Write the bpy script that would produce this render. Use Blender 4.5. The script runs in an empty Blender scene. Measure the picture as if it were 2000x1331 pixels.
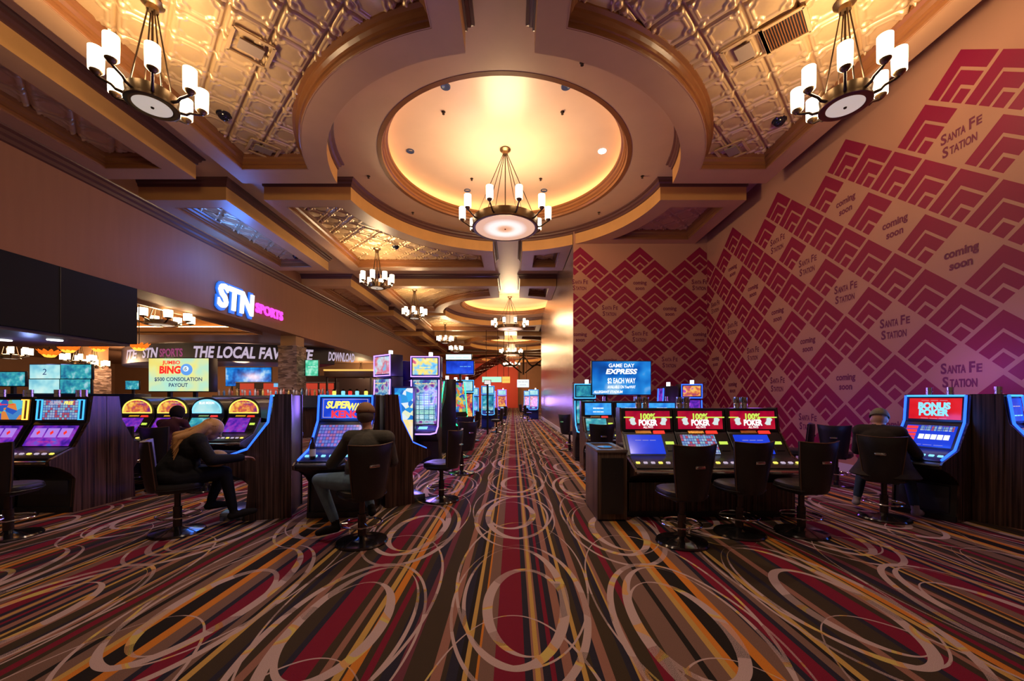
import bpy, bmesh, math, random
import numpy as np
from mathutils import Vector, Matrix
from mathutils.geometry import tessellate_polygon
PI = math.pi
random.seed(7)
SC = bpy.context.scene
COL = SC.collection
# ------------------------------------------------------------------ camera, world, exposure
cd = bpy.data.cameras.new('camera')
cd.lens = 14.0; cd.sensor_width = 36.0; cd.clip_end = 200
cd.shift_x = -0.001; cd.shift_y = 0.05625
cam = bpy.data.objects.new('camera', cd); COL.objects.link(cam)
cam.location = (0, 0, 1.5); cam.rotation_euler = (PI / 2, 0, 0)
SC.camera = cam
w = bpy.data.worlds.new('world'); SC.world = w; w.use_nodes = True
w.node_tree.nodes['Background'].inputs[0].default_value = (.62, .37, .24, 1)
w.node_tree.nodes['Background'].inputs[1].default_value = .15
vs = SC.view_settings
vs.view_transform = 'Standard'; vs.look = 'None'; vs.exposure = 0.2; vs.gamma = 1.0
vs.use_curve_mapping = False
cy = SC.cycles
cy.max_bounces = 6; cy.diffuse_bounces = 3; cy.glossy_bounces = 3; cy.transmission_bounces = 3
cy.sample_clamp_indirect = 3.0; cy.use_denoising = True; cy.caustics_reflective = False; cy.caustics_refractive = False

def lamp(name, kind, loc, power, color, size=.1, rot=(0, 0, 0), spot=None, parent=None):
    d = bpy.data.lights.new(name, kind); d.energy = power; d.color = color
    if kind == 'AREA': d.size = size
    else: d.shadow_soft_size = size
    if spot: d.spot_size = spot; d.spot_blend = .6
    o = bpy.data.objects.new(name, d); COL.objects.link(o)
    o.location = loc; o.rotation_euler = rot
    if parent: o.parent = parent
    return o
WARM = (1.0, .66, .34)
# ceiling heights: L soffit of the coffers, U channel ceiling, T tin panels
LZ, UZ, TZ = 6.79, 7.34, 7.08
X0, YC, PER = -.2, 10.22, 14.9          # dome axis, first dome, dome spacing
XL, XR, YF, XP = -10.0, 6.65, 13.65, 2.07   # left wall, right wall, front wall, brushed wall
YE = 64.0
# recessed downlights of the ceiling, set apart from the fixtures built further down
for k, (x, y, p) in enumerate([(-.2, 3.0, 160), (-3.6, 2.6, 60), (3.2, 2.6, 60), (-.2, 7.2, 200), (-.2, 13.2, 200), (-.2, 17.6, 260), (-.2, 22, 240),
                               (-.2, 28.2, 260), (-.2, 32.5, 260), (-.2, 38, 260), (-7.15, 7, 60), (-7.15, 13, 60)]):
    lamp('downlight_lamp', 'SPOT', (x, y, 6.7), p * 1.6, (1, .74, .50), .12, spot=math.radians(105))
# ------------------------------------------------------------------ materials
def srgb(r, g, b):
    f = lambda c: (c / 255 / 12.92) if c / 255 <= .04045 else ((c / 255 + .055) / 1.055) ** 2.4
    return (f(r), f(g), f(b))
MATS = {}
class S:                                   # scalar socket with arithmetic
    def __init__(s, nt, k): s.nt = nt; s.k = k
    def op(s, o, *a):
        n = s.nt.nodes.new('ShaderNodeMath'); n.operation = o
        for i, v in enumerate((s,) + a):
            if isinstance(v, S): s.nt.links.new(v.k, n.inputs[i])
            else: n.inputs[i].default_value = v
        return S(s.nt, n.outputs[0])
    def __add__(s, b): return s.op('ADD', b)
    def __sub__(s, b): return s.op('SUBTRACT', b)
    def __mul__(s, b): return s.op('MULTIPLY', b)
    def __truediv__(s, b): return s.op('DIVIDE', b)
    def lt(s, b): return s.op('LESS_THAN', b)
    def gt(s, b): return s.op('GREATER_THAN', b)
    def mx(s, b): return s.op('MAXIMUM', b)
    def mn(s, b): return s.op('MINIMUM', b)
    def fl(s): return s.op('FLOOR')
    def fr(s): return s.op('FRACT')
    def ab(s): return s.op('ABSOLUTE')
def newmat(name):
    m = bpy.data.materials.new(name); m.use_nodes = True
    MATS[name] = m
    return m, m.node_tree, m.node_tree.nodes['Principled BSDF']
def node(nt, t, **kw):
    n = nt.nodes.new('ShaderNode' + t)
    for k, v in kw.items():
        if k.startswith('i_'): n.inputs[k[2:].replace('_', ' ')].default_value = v
        else: setattr(n, k, v)
    return n
def mixc(nt, fac, a, b):
    n = nt.nodes.new('ShaderNodeMix'); n.data_type = 'RGBA'
    for i, v in ((0, fac), (6, a), (7, b)):
        if isinstance(v, S): nt.links.new(v.k, n.inputs[i])
        elif hasattr(v, 'is_linked'): nt.links.new(v, n.inputs[i])
        elif isinstance(v, tuple): n.inputs[i].default_value = v + (1,) if len(v) == 3 else v
        else: n.inputs[i].default_value = v
    return n.outputs[2]
def ramp(nt, fac, stops, interp='LINEAR'):
    n = nt.nodes.new('ShaderNodeValToRGB'); cr = n.color_ramp; cr.interpolation = interp
    for i, (p, c) in enumerate(stops):
        e = cr.elements[i] if i < 2 else cr.elements.new(min(p, .9999))
        e.position = p; e.color = tuple(c) + (1,)
    if isinstance(fac, S): fac = fac.k
    nt.links.new(fac, n.inputs[0])
    return n.outputs[0]
def coords(nt, which='Object'):
    t = node(nt, 'TexCoord'); return t.outputs[which]
def xyz(nt, v):
    n = node(nt, 'SeparateXYZ'); nt.links.new(v, n.inputs[0])
    return [S(nt, n.outputs[i]) for i in range(3)]
def noise(nt, v, scale, detail=3, sc=None):
    if sc:
        m = node(nt, 'Mapping'); m.inputs['Scale'].default_value = sc; nt.links.new(v, m.inputs[0]); v = m.outputs[0]
    n = node(nt, 'TexNoise'); n.inputs['Scale'].default_value = scale; n.inputs['Detail'].default_value = detail
    nt.links.new(v, n.inputs['Vector'])
    return n.outputs[0]
def bump(nt, p, h, strength=.3, dist=.01):
    b = node(nt, 'Bump'); b.inputs['Strength'].default_value = strength; b.inputs['Distance'].default_value = dist
    nt.links.new(h.k if isinstance(h, S) else h, b.inputs['Height']); nt.links.new(b.outputs[0], p.inputs['Normal'])
def simple(name, c, rough=.5, metal=0, spec=.5, var=0, vs_=3, bmp=0, bs=40, sc=None, coat=0):
    m, nt, p = newmat(name)
    p.inputs['Base Color'].default_value = tuple(c) + (1,)
    p.inputs['Roughness'].default_value = rough; p.inputs['Metallic'].default_value = metal
    p.inputs['Specular IOR Level'].default_value = spec; p.inputs['Coat Weight'].default_value = coat
    if var or bmp: v = coords(nt)
    if var:
        col = mixc(nt, S(nt, noise(nt, v, vs_, 4, sc)), tuple(x * (1 - var) for x in c), tuple(min(1, x * (1 + var)) for x in c))
        nt.links.new(col, p.inputs['Base Color'])
    if bmp: bump(nt, p, noise(nt, v, bs, 3, sc), bmp)
    return m
def emis(name, c, st, samp=True):
    m, nt, p = newmat(name)
    p.inputs['Base Color'].default_value = (.02, .02, .02, 1)
    p.inputs['Emission Color'].default_value = tuple(c) + (1,); p.inputs['Emission Strength'].default_value = st
    if not samp: m.cycles.emission_sampling = 'NONE'
    return m
def screen(name, cols, scale=8, st=1.2, mode='noise', stretch=(1, 1, 1)):
    """lit display: a moving-picture like field of colours"""
    m, nt, p = newmat(name)
    p.inputs['Base Color'].default_value = (.01, .01, .015, 1); p.inputs['Roughness'].default_value = .15
    v = coords(nt)
    mp = node(nt, 'Mapping'); mp.inputs['Scale'].default_value = stretch; nt.links.new(v, mp.inputs[0]); v = mp.outputs[0]
    n = len(cols)
    if mode == 'noise':
        f = S(nt, noise(nt, v, scale, 2)); f = (f - .3) * 2.5
        c = ramp(nt, f, [(i / (n - 1), k) for i, k in enumerate(cols)])
    elif mode == 'cells':
        t = node(nt, 'TexVoronoi'); t.inputs['Scale'].default_value = scale; nt.links.new(v, t.inputs['Vector'])
        c = ramp(nt, xyz(nt, t.outputs['Color'])[0], [(i / n, k) for i, k in enumerate(cols)], 'CONSTANT')
    elif mode == 'grid':
        x, y, z = xyz(nt, v)
        fx, fz = (x * scale).fr(), (z * scale).fr()
        line = fx.lt(.14).mx(fz.lt(.16))
        t = node(nt, 'TexWhiteNoise'); t.noise_dimensions = '2D'
        cb = node(nt, 'CombineXYZ'); nt.links.new((x * scale).fl().k, cb.inputs[0]); nt.links.new((z * scale).fl().k, cb.inputs[1])
        nt.links.new(cb.outputs[0], t.inputs['Vector'])
        c = mixc(nt, line, ramp(nt, S(nt, t.outputs['Value']), [(i / max(1, n - 1), k) for i, k in enumerate(cols[1:])], 'CONSTANT'), cols[0])
    nt.links.new(c, p.inputs['Emission Color']); p.inputs['Emission Strength'].default_value = st
    return m
# plaster, trims
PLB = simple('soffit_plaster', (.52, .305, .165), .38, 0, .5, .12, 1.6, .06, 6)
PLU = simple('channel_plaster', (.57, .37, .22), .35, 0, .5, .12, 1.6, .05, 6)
PLS = simple('coffer_side_plaster', (.56, .30, .10), .4, 0, .5, .14, 2.0, .05, 8)  # warm chandelier light on the coffer sides put into this colour
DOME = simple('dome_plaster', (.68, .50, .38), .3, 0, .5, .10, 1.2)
WOODT = simple('brown_trim', (.22, .085, .028), .3, 0, .5, .2, 3, sc=(1, 1, 6))
DTRIM = simple('dark_trim', (.10, .040, .034), .3, 0, .5, .1)
TIN = simple('tin_ceiling', (.66, .45, .235), .30, .30, .5, .15, 1.3)
LWALL = simple('left_wall_paper', (.30, .135, .075), .6, 0, .3, .1, 6, .1, 12, (1, 1, .1))
BRUSH = simple('brushed_panel', (.50, .34, .27), .24, .75, .5, .35, 9, .12, 20, (14, 14, .12))
BLACKP = simple('black_panel', (.007, .006, .010), .6, 0, .15)
WHITE = simple('white_baseboard', (.70, .62, .62), .4)
TAN = simple('tan_wall', (.36, .20, .10), .6, 0, .3, .1, 2)
DBROWN = simple('dark_brown_wall', (.06, .03, .025), .5)
REDW = simple('red_wall', (.55, .10, .055), .6, 0, .3, .1, .4)
# stone, wood, metals
def stone_mat():
    m, nt, p = newmat('stacked_stone')
    v = coords(nt); mp = node(nt, 'Mapping'); mp.inputs['Scale'].default_value = (1, 1, 3.4); nt.links.new(v, mp.inputs[0])
    t = node(nt, 'TexVoronoi'); t.inputs['Scale'].default_value = 3.6; nt.links.new(mp.outputs[0], t.inputs['Vector'])
    c = ramp(nt, xyz(nt, t.outputs['Color'])[1], [(0, (.10, .06, .045)), (.5, (.26, .17, .12)), (1, (.42, .30, .24))])
    nt.links.new(c, p.inputs['Base Color']); bump(nt, p, t.outputs['Distance'], .8, .05); p.inputs['Roughness'].default_value = .8
    return m
STONE = stone_mat()
def ebony(name, a, b, rough):
    m, nt, p = newmat(name)
    v = coords(nt)
    n1 = noise(nt, v, 3, 4, (16, 16, .35))
    f = (S(nt, n1) - .34) * 3.0
    nt.links.new(ramp(nt, f, [(0, a), (.45, tuple((x + y) / 2.6 for x, y in zip(a, b))), (1, b)]), p.inputs['Base Color'])
    p.inputs['Roughness'].default_value = rough; p.inputs['Specular IOR Level'].default_value = .45
    return m
WOOD = ebony('ebony_veneer', (.016, .009, .008), (.12, .062, .046), .26)
WOODG = ebony('pale_walnut', (.06, .035, .025), (.17, .105, .075), .35)
BLK = simple('black_plastic', (.014, .014, .017), .32)
GUN = simple('gunmetal', (.045, .045, .055), .3, .6)
LEA = simple('black_leather', (.013, .011, .012), .38, 0, .5, 0, 3, .15, 90)
LEAB = simple('brown_piping', (.10, .05, .03), .4)
CHR = simple('chrome', (.62, .62, .65), .12, 1)
BRZ = simple('bronze', (.20, .125, .065), .3, .85)
BRZD = simple('dark_bronze', (.055, .035, .024), .35, .8)
GOLD = simple('brass', (.7, .45, .14), .25, 1)
# lights
CANDLE = emis('candle_glass', (1, .80, .52), 7.0)
DISC = None
def disc_mat(name, c0, c1, st):
    m, nt, p = newmat(name)
    x, y, z = xyz(nt, coords(nt))
    r = (x * x + y * y).op('SQRT')
    nt.links.new(ramp(nt, r, [(0, (.75, .28, .06)), (.14, (.85, .45, .16)), (.27, c0), (.40, c0), (.58, c1), (.8, c1)]), p.inputs['Emission Color'])
    p.inputs['Emission Strength'].default_value = st
    return m
DISC = disc_mat('lit_alabaster', (1, .93, .80), (.72, .40, .19), .85)
DISC2 = simple('alabaster', (.80, .74, .66), .3, 0, .5, .2, 5)
DISC2.node_tree.nodes['Principled BSDF'].inputs['Emission Color'].default_value = (1, .86, .66, 1)
DISC2.node_tree.nodes['Principled BSDF'].inputs['Emission Strength'].default_value = .38
COVE = emis('cove_strip', (1, .52, .17), 17)
NB = emis('blue_neon', (.015, .09, 1.0), 2.6)
NBC = emis('cyan_neon', (.05, .38, 1.0), 1.6)
NP = emis('purple_neon', (.28, .16, 1.0), 3.2)
NG = emis('green_neon', (.02, .9, .32), 2.2)
NO = emis('orange_neon', (1, .35, .04), 3)
NW = emis('white_lamp', (.9, .95, 1), 4)
TW = emis('white_letters', (1, 1, 1), 1.15, False)
TWS = emis('white_sign_letters', (.95, .97, 1), 1.5)
TM = emis('magenta_letters', (.95, .06, .85), 1.3)
TY = emis('yellow_letters', (1, .80, .12), 1.1, False)
TR = emis('red_letters', (.9, .03, .02), 1.0, False)
TG = emis('lime_letters', (.62, .85, .10), .9, False)
TC = emis('cyan_letters', (.25, .75, 1), 1.0, False)
TN = emis('navy_letters', (.01, .03, .16), .8, False)
TK = simple('black_letters', (.01, .01, .01), .5)
TMD = emis('dim_magenta_letters', (.40, .03, .22), .55, False)
TPK = emis('pale_letters', (.62, .50, .66), .75, False)
HALO = emis('sign_halo', (.01, .16, 1), 1.0)
BANB = simple('banner_board', (.018, .014, .024), .45)
# screens
s_ = srgb
SB = screen('screen_blue', [(.0, .02, .35), (.01, .06, .7), (.02, .12, .9)], 3, .9)
SBP = screen('screen_stadium', [(.0, .02, .14), (.0, .13, .60), (.02, .32, .9), (.45, .75, 1)], 1.6, .75)
SR = screen('screen_red', [(.55, .0, .01), (.75, .01, .01), (.8, .02, .03)], 4, .85)
SRD = screen('screen_crimson', [(.20, .0, .02), (.42, .0, .03), (.55, .01, .03)], 5, .8)
SY = screen('screen_yellow', [(.95, .72, .10), (.88, .86, .30), (.55, .85, .60), (.45, .85, .72)], 1.7, .85)
SGRID = screen('screen_paytable', [(.02, .03, .30), (.40, .50, .75), (.20, .35, .65), (.50, .10, .14), (.30, .55, .66)], 30, .75, 'grid')
SNUM = screen('screen_numbers', [(.01, .02, .25), (.10, .16, .55), (.16, .20, .60), (.25, .16, .60), (.35, .12, .30)], 26, .9, 'grid')
SREEL = screen('screen_reels', [(.05, .15, .25), (.55, .85, .9), (.25, .6, .75), (.6, .7, .75), (.35, .75, .6)], 9, .85, 'grid')
SPUR = screen('screen_purple', [(.03, .01, .22), (.12, .02, .50), (.35, .04, .55), (.10, .12, .75)], 8, .75)
SCOL = screen('screen_colours', [(.02, .10, .55), (.8, .25, .05), (.10, .55, .75), (.7, .05, .20), (.85, .6, .1), (.06, .25, .6), (.2, .5, .2)], 11, .8, 'cells')
SORG = screen('screen_sunset', [(.10, .0, .20), (.65, .12, .05), (.95, .55, .08), (.5, .05, .35)], 7, .9)
SART = screen('panel_bubbles', [(.02, .30, .70), (.75, .85, .9), (.01, .18, .60), (.80, .85, .55), (.02, .4, .8)], 9, .9, 'cells')
SART2 = screen('panel_warm', [(.9, .85, .8), (.95, .72, .25), (.85, .75, .85)], 3, .95)
SCYAN = screen('screen_cyan', [(.10, .45, .65), (.40, .8, .85), (.7, .95, .9)], 3, .85)
STEAL = screen('screen_field', [(.01, .08, .22), (.02, .25, .40), (.05, .45, .50), (.4, .7, .8)], 6, .8)
SGRN = screen('screen_green', [(.02, .35, .18), (.10, .65, .40), (.5, .9, .7)], 4, .9)
SRED2 = emis('red_bar_lights', (.75, .05, .02), .6)
# ------------------------------------------------------------------ mesh helpers
class MB:
    def __init__(s): s.v = []; s.f = []; s.m = []
    def add(s, vs_, fs, mi=0, M=None):
        o = len(s.v)
        if M is not None: vs_ = [M @ Vector(p) for p in vs_]
        s.v.extend(tuple(p) for p in vs_); s.f.extend(tuple(i + o for i in f) for f in fs); s.m.extend([mi] * len(fs)); return s
    def box(s, x0, x1, y0, y1, z0, z1, mi=0, M=None):
        v = [(x, y, z) for z in (z0, z1) for y in (y0, y1) for x in (x0, x1)]
        return s.add(v, [(0, 2, 3, 1), (4, 5, 7, 6), (0, 1, 5, 4), (2, 6, 7, 3), (0, 4, 6, 2), (1, 3, 7, 5)], mi, M)
    def cyl(s, p0, p1, r0, r1=None, n=12, mi=0, cap=True, M=None):
        r1 = r0 if r1 is None else r1
        p0, p1 = Vector(p0), Vector(p1); d = (p1 - p0).normalized()
        a = d.orthogonal().normalized(); b = d.cross(a)
        v = []
        for p, r in ((p0, r0), (p1, r1)):
            v += [p + (a * math.cos(t) + b * math.sin(t)) * r for t in [2 * PI * i / n for i in range(n)]]
        f = [(i, (i + 1) % n, n + (i + 1) % n, n + i) for i in range(n)]
        if cap: f += [tuple(range(n))[::-1], tuple(range(n, 2 * n))]
        return s.add(v, f, mi, M)
    def tube(s, pts, r, n=8, mi=0, M=None, closed=False):
        pts = [Vector(p) for p in pts]; m = len(pts); v = []; a = None
        rr = r if isinstance(r, (list, tuple)) else [r] * m
        for i, p in enumerate(pts):
            d = (pts[(i + 1) % m] - pts[i - 1]) if closed else (pts[min(i + 1, m - 1)] - pts[max(i - 1, 0)])
            d.normalize()
            a = d.orthogonal() if a is None else a - d * a.dot(d)
            a.normalize(); b = d.cross(a)
            v += [p + (a * math.cos(t) + b * math.sin(t)) * rr[i] for t in [2 * PI * k / n for k in range(n)]]
        f = [(i * n + k, i * n + (k + 1) % n, ((i + 1) % m) * n + (k + 1) % n, ((i + 1) % m) * n + k) for i in range(m if closed else m - 1) for k in range(n)]
        if not closed: f += [tuple(range(n))[::-1], tuple(range((m - 1) * n, m * n))]
        return s.add(v, f, mi, M)
    def lathe(s, prof, n=32, c=(0, 0, 0), mi=0, M=None, a0=0, a1=2 * PI):
        full = abs(a1 - a0 - 2 * PI) < 1e-6; k = n if full else n + 1; v = []
        for r, z in prof:
            v += [(c[0] + r * math.cos(a0 + (a1 - a0) * i / n), c[1] + r * math.sin(a0 + (a1 - a0) * i / n), c[2] + z) for i in range(k)]
        f = []
        for j in range(len(prof) - 1):
            for i in range(n):
                i2 = (i + 1) % k
                f.append((j * k + i, j * k + i2, (j + 1) * k + i2, (j + 1) * k + i))
        return s.add(v, f, mi, M)
    def ell(s, c, r, nu=14, nv=9, mi=0, M=None):
        prof = [(math.sin(PI * j / nv), -math.cos(PI * j / nv)) for j in range(nv + 1)]
        q = MB().lathe(prof, nu)
        v = [(c[0] + p[0] * r[0], c[1] + p[1] * r[1], c[2] + p[2] * r[2]) for p in q.v]
        return s.add(v, q.f, mi, M)
    def prism(s, poly, x0, x1, mi=0, M=None):      # poly of (y,z), extruded along x
        n = len(poly)
        v = [(x0, a, b) for a, b in poly] + [(x1, a, b) for a, b in poly]
        f = [(i, (i + 1) % n, n + (i + 1) % n, n + i) for i in range(n)]
        for t in tessellate_polygon([[Vector((a, b, 0)) for a, b in poly]]): f += [tuple(t), tuple(i + n for i in t)[::-1]]
        return s.add(v, f, mi, M)
    def slab(s, x0, x1, a, b, t=.012, off=0, mi=0, M=None):   # plate from (y,z)=a up to b, t thick towards the front
        a, b = Vector((0, a[0], a[1])), Vector((0, b[0], b[1])); u = (b - a).normalized(); nrm = Vector((0, -u.z, u.y))
        v = [Vector((x, 0, 0)) + p + nrm * h for h in (off, off + t) for p in (a, b) for x in (x0, x1)]
        return s.add(v, [(0, 2, 3, 1), (4, 5, 7, 6), (0, 1, 5, 4), (2, 6, 7, 3), (0, 4, 6, 2), (1, 3, 7, 5)], mi, M)
    def build(s, name, mats, parent=None, smooth=False, bevel=0, seg=2, fix=True, **props):
        me = bpy.data.meshes.new(name)
        me.from_pydata(s.v, [], s.f)
        if not isinstance(mats, (list, tuple)): mats = [mats]
        for m in mats: me.materials.append(m)
        if len(mats) > 1: me.polygons.foreach_set('material_index', s.m)
        if fix or bevel:
            bm = bmesh.new(); bm.from_mesh(me)
            bmesh.ops.remove_doubles(bm, verts=bm.verts, dist=1e-5)
            if fix: bmesh.ops.recalc_face_normals(bm, faces=bm.faces)
            if bevel:
                e = [e for e in bm.edges if len(e.link_faces) == 2 and e.calc_face_angle(0) > .5]
                bmesh.ops.bevel(bm, geom=e, offset=bevel, segments=seg, profile=.5, affect='EDGES', clamp_overlap=True)
            bm.to_mesh(me); bm.free()
        if smooth or bevel:
            me.polygons.foreach_set('use_smooth', [True] * len(me.polygons))
            try: me.set_sharp_from_angle(angle=math.radians(40))
            except Exception: pass
        o = bpy.data.objects.new(name, me); COL.objects.link(o)
        if parent is not None: o.parent = parent
        for k, v in props.items(): o[k] = v
        return o
def thing(name, label, cat, loc=(0, 0, 0), rz=0, group=None):
    o = bpy.data.objects.new(name, None); COL.objects.link(o)
    o.location = loc; o.rotation_euler = (0, 0, rz); o.empty_display_size = .1
    tag(o, label, cat, group); return o
def tag(o, label, cat, group=None):
    o['label'] = label; o['category'] = cat
    if group: o['group'] = group
    return o
KIDS = {}
def copy_tree(o, parent=None):
    c = o.copy(); COL.objects.link(c); c.parent = parent
    for ch in [x for x in o.children]: copy_tree(ch, c)
    return c
def dup(o, loc, rz, label, group=None, scale=None):
    c = copy_tree(o); c.location = loc; c.rotation_euler = (0, 0, rz); c['label'] = label
    if group: c['group'] = group
    if scale: c.scale = (scale,) * 3
    return c
ST = dict(kind='structure')
# lettering
TXT = {}
def textgeo(body, bold=0.0, shear=0.0):
    k = (body, bold, shear)
    if k not in TXT:
        c = bpy.data.curves.new('t', 'FONT'); c.body = body; c.size = 1; c.offset = bold; c.shear = shear; c.resolution_u = 3; c.align_x = 'LEFT'
        o = bpy.data.objects.new('t', c); COL.objects.link(o)
        dg = bpy.context.evaluated_depsgraph_get()
        me = bpy.data.meshes.new_from_object(o.evaluated_get(dg))
        v = np.array([x.co[:2] for x in me.vertices]).reshape(-1, 2); f = [tuple(p.vertices) for p in me.polygons]
        bpy.data.objects.remove(o); bpy.data.curves.remove(c); bpy.data.meshes.remove(me)
        cap = .729
        v[:, 0] -= (v[:, 0].min() + v[:, 0].max()) / 2
        v /= cap
        TXT[k] = (v, f, v[:, 0].max() - v[:, 0].min())
    return TXT[k]
def put(mb, body, o, ux, uy, h, wd=None, bold=.012, shear=0.0, mi=0, lift=.004, thick=0):
    """letters centred on o: ux along the line, uy up; h is the capital height, wd squeezes the line to a width"""
    v, f, tw = textgeo(body, bold, shear)
    o, ux, uy = Vector(o), Vector(ux).normalized(), Vector(uy).normalized(); nz = ux.cross(uy)
    sx = wd / tw if wd else h
    P = [o + ux * (x * sx) + uy * ((y - .5) * h) + nz * lift for x, y in v]
    if not thick: mb.add(P, f, mi)
    else:
        n = len(P)
        ed = {}
        for q in f:
            for a, b in zip(q, q[1:] + q[:1]): ed[(a, b)] = 1
        side = [(a, b, b + n, a + n) for a, b in ed if (b, a) not in ed]
        mb.add(P + [p + nz * thick for p in P], [tuple(q)[::-1] for q in f] + [tuple(i + n for i in q) for q in f] + side, mi)
# ------------------------------------------------------------------ sweeps along closed plan outlines
def offs(poly, d):
    n = len(poly); out = []
    for i in range(n):
        a, b, c = Vector(poly[i - 1]), Vector(poly[i]), Vector(poly[(i + 1) % n])
        n1 = Vector(((b - a).y, -(b - a).x)).normalized(); n2 = Vector(((c - b).y, -(c - b).x)).normalized()
        m = (n1 + n2); m = m / max(.3, m.dot(n1)) if m.length > 1e-6 else n1
        out.append((b.x + m.x * d, b.y + m.y * d))
    return out
def ccw(poly):
    a = sum(poly[i - 1][0] * poly[i][1] - poly[i][0] * poly[i - 1][1] for i in range(len(poly)))
    return poly if a > 0 else poly[::-1]
def sweep(mb, poly, prof, mi=0, closed=True):
    """prof: list of (outward offset, z)"""
    rings = [[(x, y, z) for x, y in offs(poly, d)] for d, z in prof]; n = len(poly)
    v = [p for r in rings for p in r]
    f = [(j * n + i, j * n + (i + 1) % n, (j + 1) * n + (i + 1) % n, (j + 1) * n + i) for j in range(len(prof) - 1) for i in range(n)]
    mb.add(v, f, mi)
def plate(mb, outer, holes, z, mi=0):
    loops = [outer] + holes
    pts = [p for l in loops for p in l]
    tr = tessellate_polygon([[Vector((x, y, 0)) for x, y in l] for l in loops])
    mb.add([(x, y, z) for x, y in pts], [tuple(t) for t in tr], mi)
# ------------------------------------------------------------------ carpet
def carpet():
    m, nt, p = newmat('carpet')
    pos = coords(nt); x, y, z = xyz(nt, pos)
    P = 3.62
    C = dict(c=(.19, .008, .028), b=(.050, .032, .018), n=(.022, .018, .034), p=(.30, .135, .105), g=(.52, .31, .085), o=(.60, .20, .025), m=(.15, .035, .055), t=(.19, .105, .085), k=(.016, .011, .009))
    seq = [(-2.72, 't'), (-2.58, 'k'), (-2.55, 't'), (-2.46, 'g'), (-2.42, 'o'), (-2.37, 'k'), (-2.25, 'o'), (-2.17, 't'), (-2.08, 'n'), (-2.03, 'c'), (-1.90, 'n'), (-1.86, 't'), (-1.81, 'k'),
           (-1.78, 'g'), (-1.735, 'b'), (-1.63, 'n'), (-1.58, 'b'), (-1.5, 'p'), (-1.435, 'b'), (-1.30, 'n'), (-1.26, 'c'), (-1.117, 'b'), (-1.055, 'p'), (-1.01, 'b'), (-.97, 'g'), (-.925, 'b'),
           (-.91, 'o'), (-.858, 'b'), (-.82, 'c'), (-.77, 'b'), (-.715, 'n'), (-.64, 'm'), (-.59, 'b'), (-.457, 'p'), (-.40, 'b'), (-.36, 'n'), (-.31, 'k'), (-.279, 'g'), (-.248, 'b'), (-.209, 'o'),
           (-.19, 't'), (-.116, 'c'), (.064, 'n'), (.094, 'p'), (.121, 'g'), (.138, 'p'), (.156, 'n'), (.20, 'c'), (.235, 'n'), (.274, 'p'), (.331, 'n'), (.375, 'g'), (.397, 'b'), (.445, 'n'),
           (.48, 'p'), (.533, 'b'), (.62, 'n'), (.665, 'g'), (.683, 'p'), (.705, 'b'), (.80, 'c'), (.85, 'b')]
    f = ((x + 2.72) / P).fr()
    st = [((a + 2.72) / P, C[k]) for a, k in seq]
    h = len(st) // 2; cut = st[h][0]
    r1 = ramp(nt, f, st[:h], 'CONSTANT'); r2 = ramp(nt, f, st[h:], 'CONSTANT')
    base = mixc(nt, f.gt(cut), r1, r2)
    TX, TY = 2.26, 4.1
    def dist(cx, cyy, a, b):
        n1 = node(nt, 'VectorMath', operation='SUBTRACT'); nt.links.new(pos, n1.inputs[0]); n1.inputs[1].default_value = (cx, cyy, 0)
        n2 = node(nt, 'VectorMath', operation='WRAP'); nt.links.new(n1.outputs[0], n2.inputs[0])
        n2.inputs[1].default_value = (TX / 2, TY / 2, 1); n2.inputs[2].default_value = (-TX / 2, -TY / 2, -1)
        n3 = node(nt, 'VectorMath', operation='MULTIPLY'); nt.links.new(n2.outputs[0], n3.inputs[0]); n3.inputs[1].default_value = (1 / a, 1 / b, 0)
        n4 = node(nt, 'VectorMath', operation='LENGTH'); nt.links.new(n3.outputs[0], n4.inputs[0])
        return S(nt, n4.outputs['Value'])
    ring = None
    def cres(c0, e0, c1, e1):           # inside the first ellipse, outside the second: a crescent band
        nonlocal ring
        k = dist(*c0, *e0).lt(1) * dist(*c1, *e1).gt(1)
        ring = k if ring is None else ring.mx(k)
    for cx, cyy, sg in ((.05, 3.0, 1), (.02, 5.05, -1), (-1.10, 2.55, -1), (-1.12, 4.6, 1)):
        cres((cx, cyy), (.50, 1.06), (cx - .014 * sg, cyy + .02 * sg), (.468, 1.035))
        cres((cx - .03 * sg, cyy + .08), (.40, .90), (cx - .052 * sg, cyy + .10), (.352, .868))
        cres((cx + .04 * sg, cyy - .10 * sg), (.31, .60), (cx + .058 * sg, cyy - .12 * sg), (.255, .565))
        cres((cx + .02 * sg, cyy + .5), (.545, 1.30), (cx + .024 * sg, cyy + .505), (.527, 1.285))
    nn = S(nt, noise(nt, pos, 420, 0)); lowm = S(nt, noise(nt, pos, 1.9, 1)); low2 = S(nt, noise(nt, pos, 2.6, 0, (1, 1, 1)))
    speck = lowm.gt(.54) * nn.gt(.52)
    ring = ring * (speck * -1 + 1)
    rc = ramp(nt, low2, [(0, (.50, .36, .37)), (.565, (.62, .33, .13)), (.60, (.60, .45, .13)), (.63, (.50, .36, .37))], 'CONSTANT')
    col = mixc(nt, ring, base, rc)
    pile = S(nt, noise(nt, pos, 260, 1))
    col = mixc(nt, (pile - .25) * .7, col, (.0, .0, .0))
    nt.links.new(col, p.inputs['Base Color']); p.inputs['Roughness'].default_value = .9; p.inputs['Specular IOR Level'].default_value = .15
    bump(nt, p, pile, .4, .004)
    return m
CARPET = carpet()
MB().add([(-34, -4, 0), (14, -4, 0), (14, YE + 6, 0), (-34, YE + 6, 0)], [(0, 1, 2, 3)]).build('floor', CARPET, fix=False, **ST)
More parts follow.
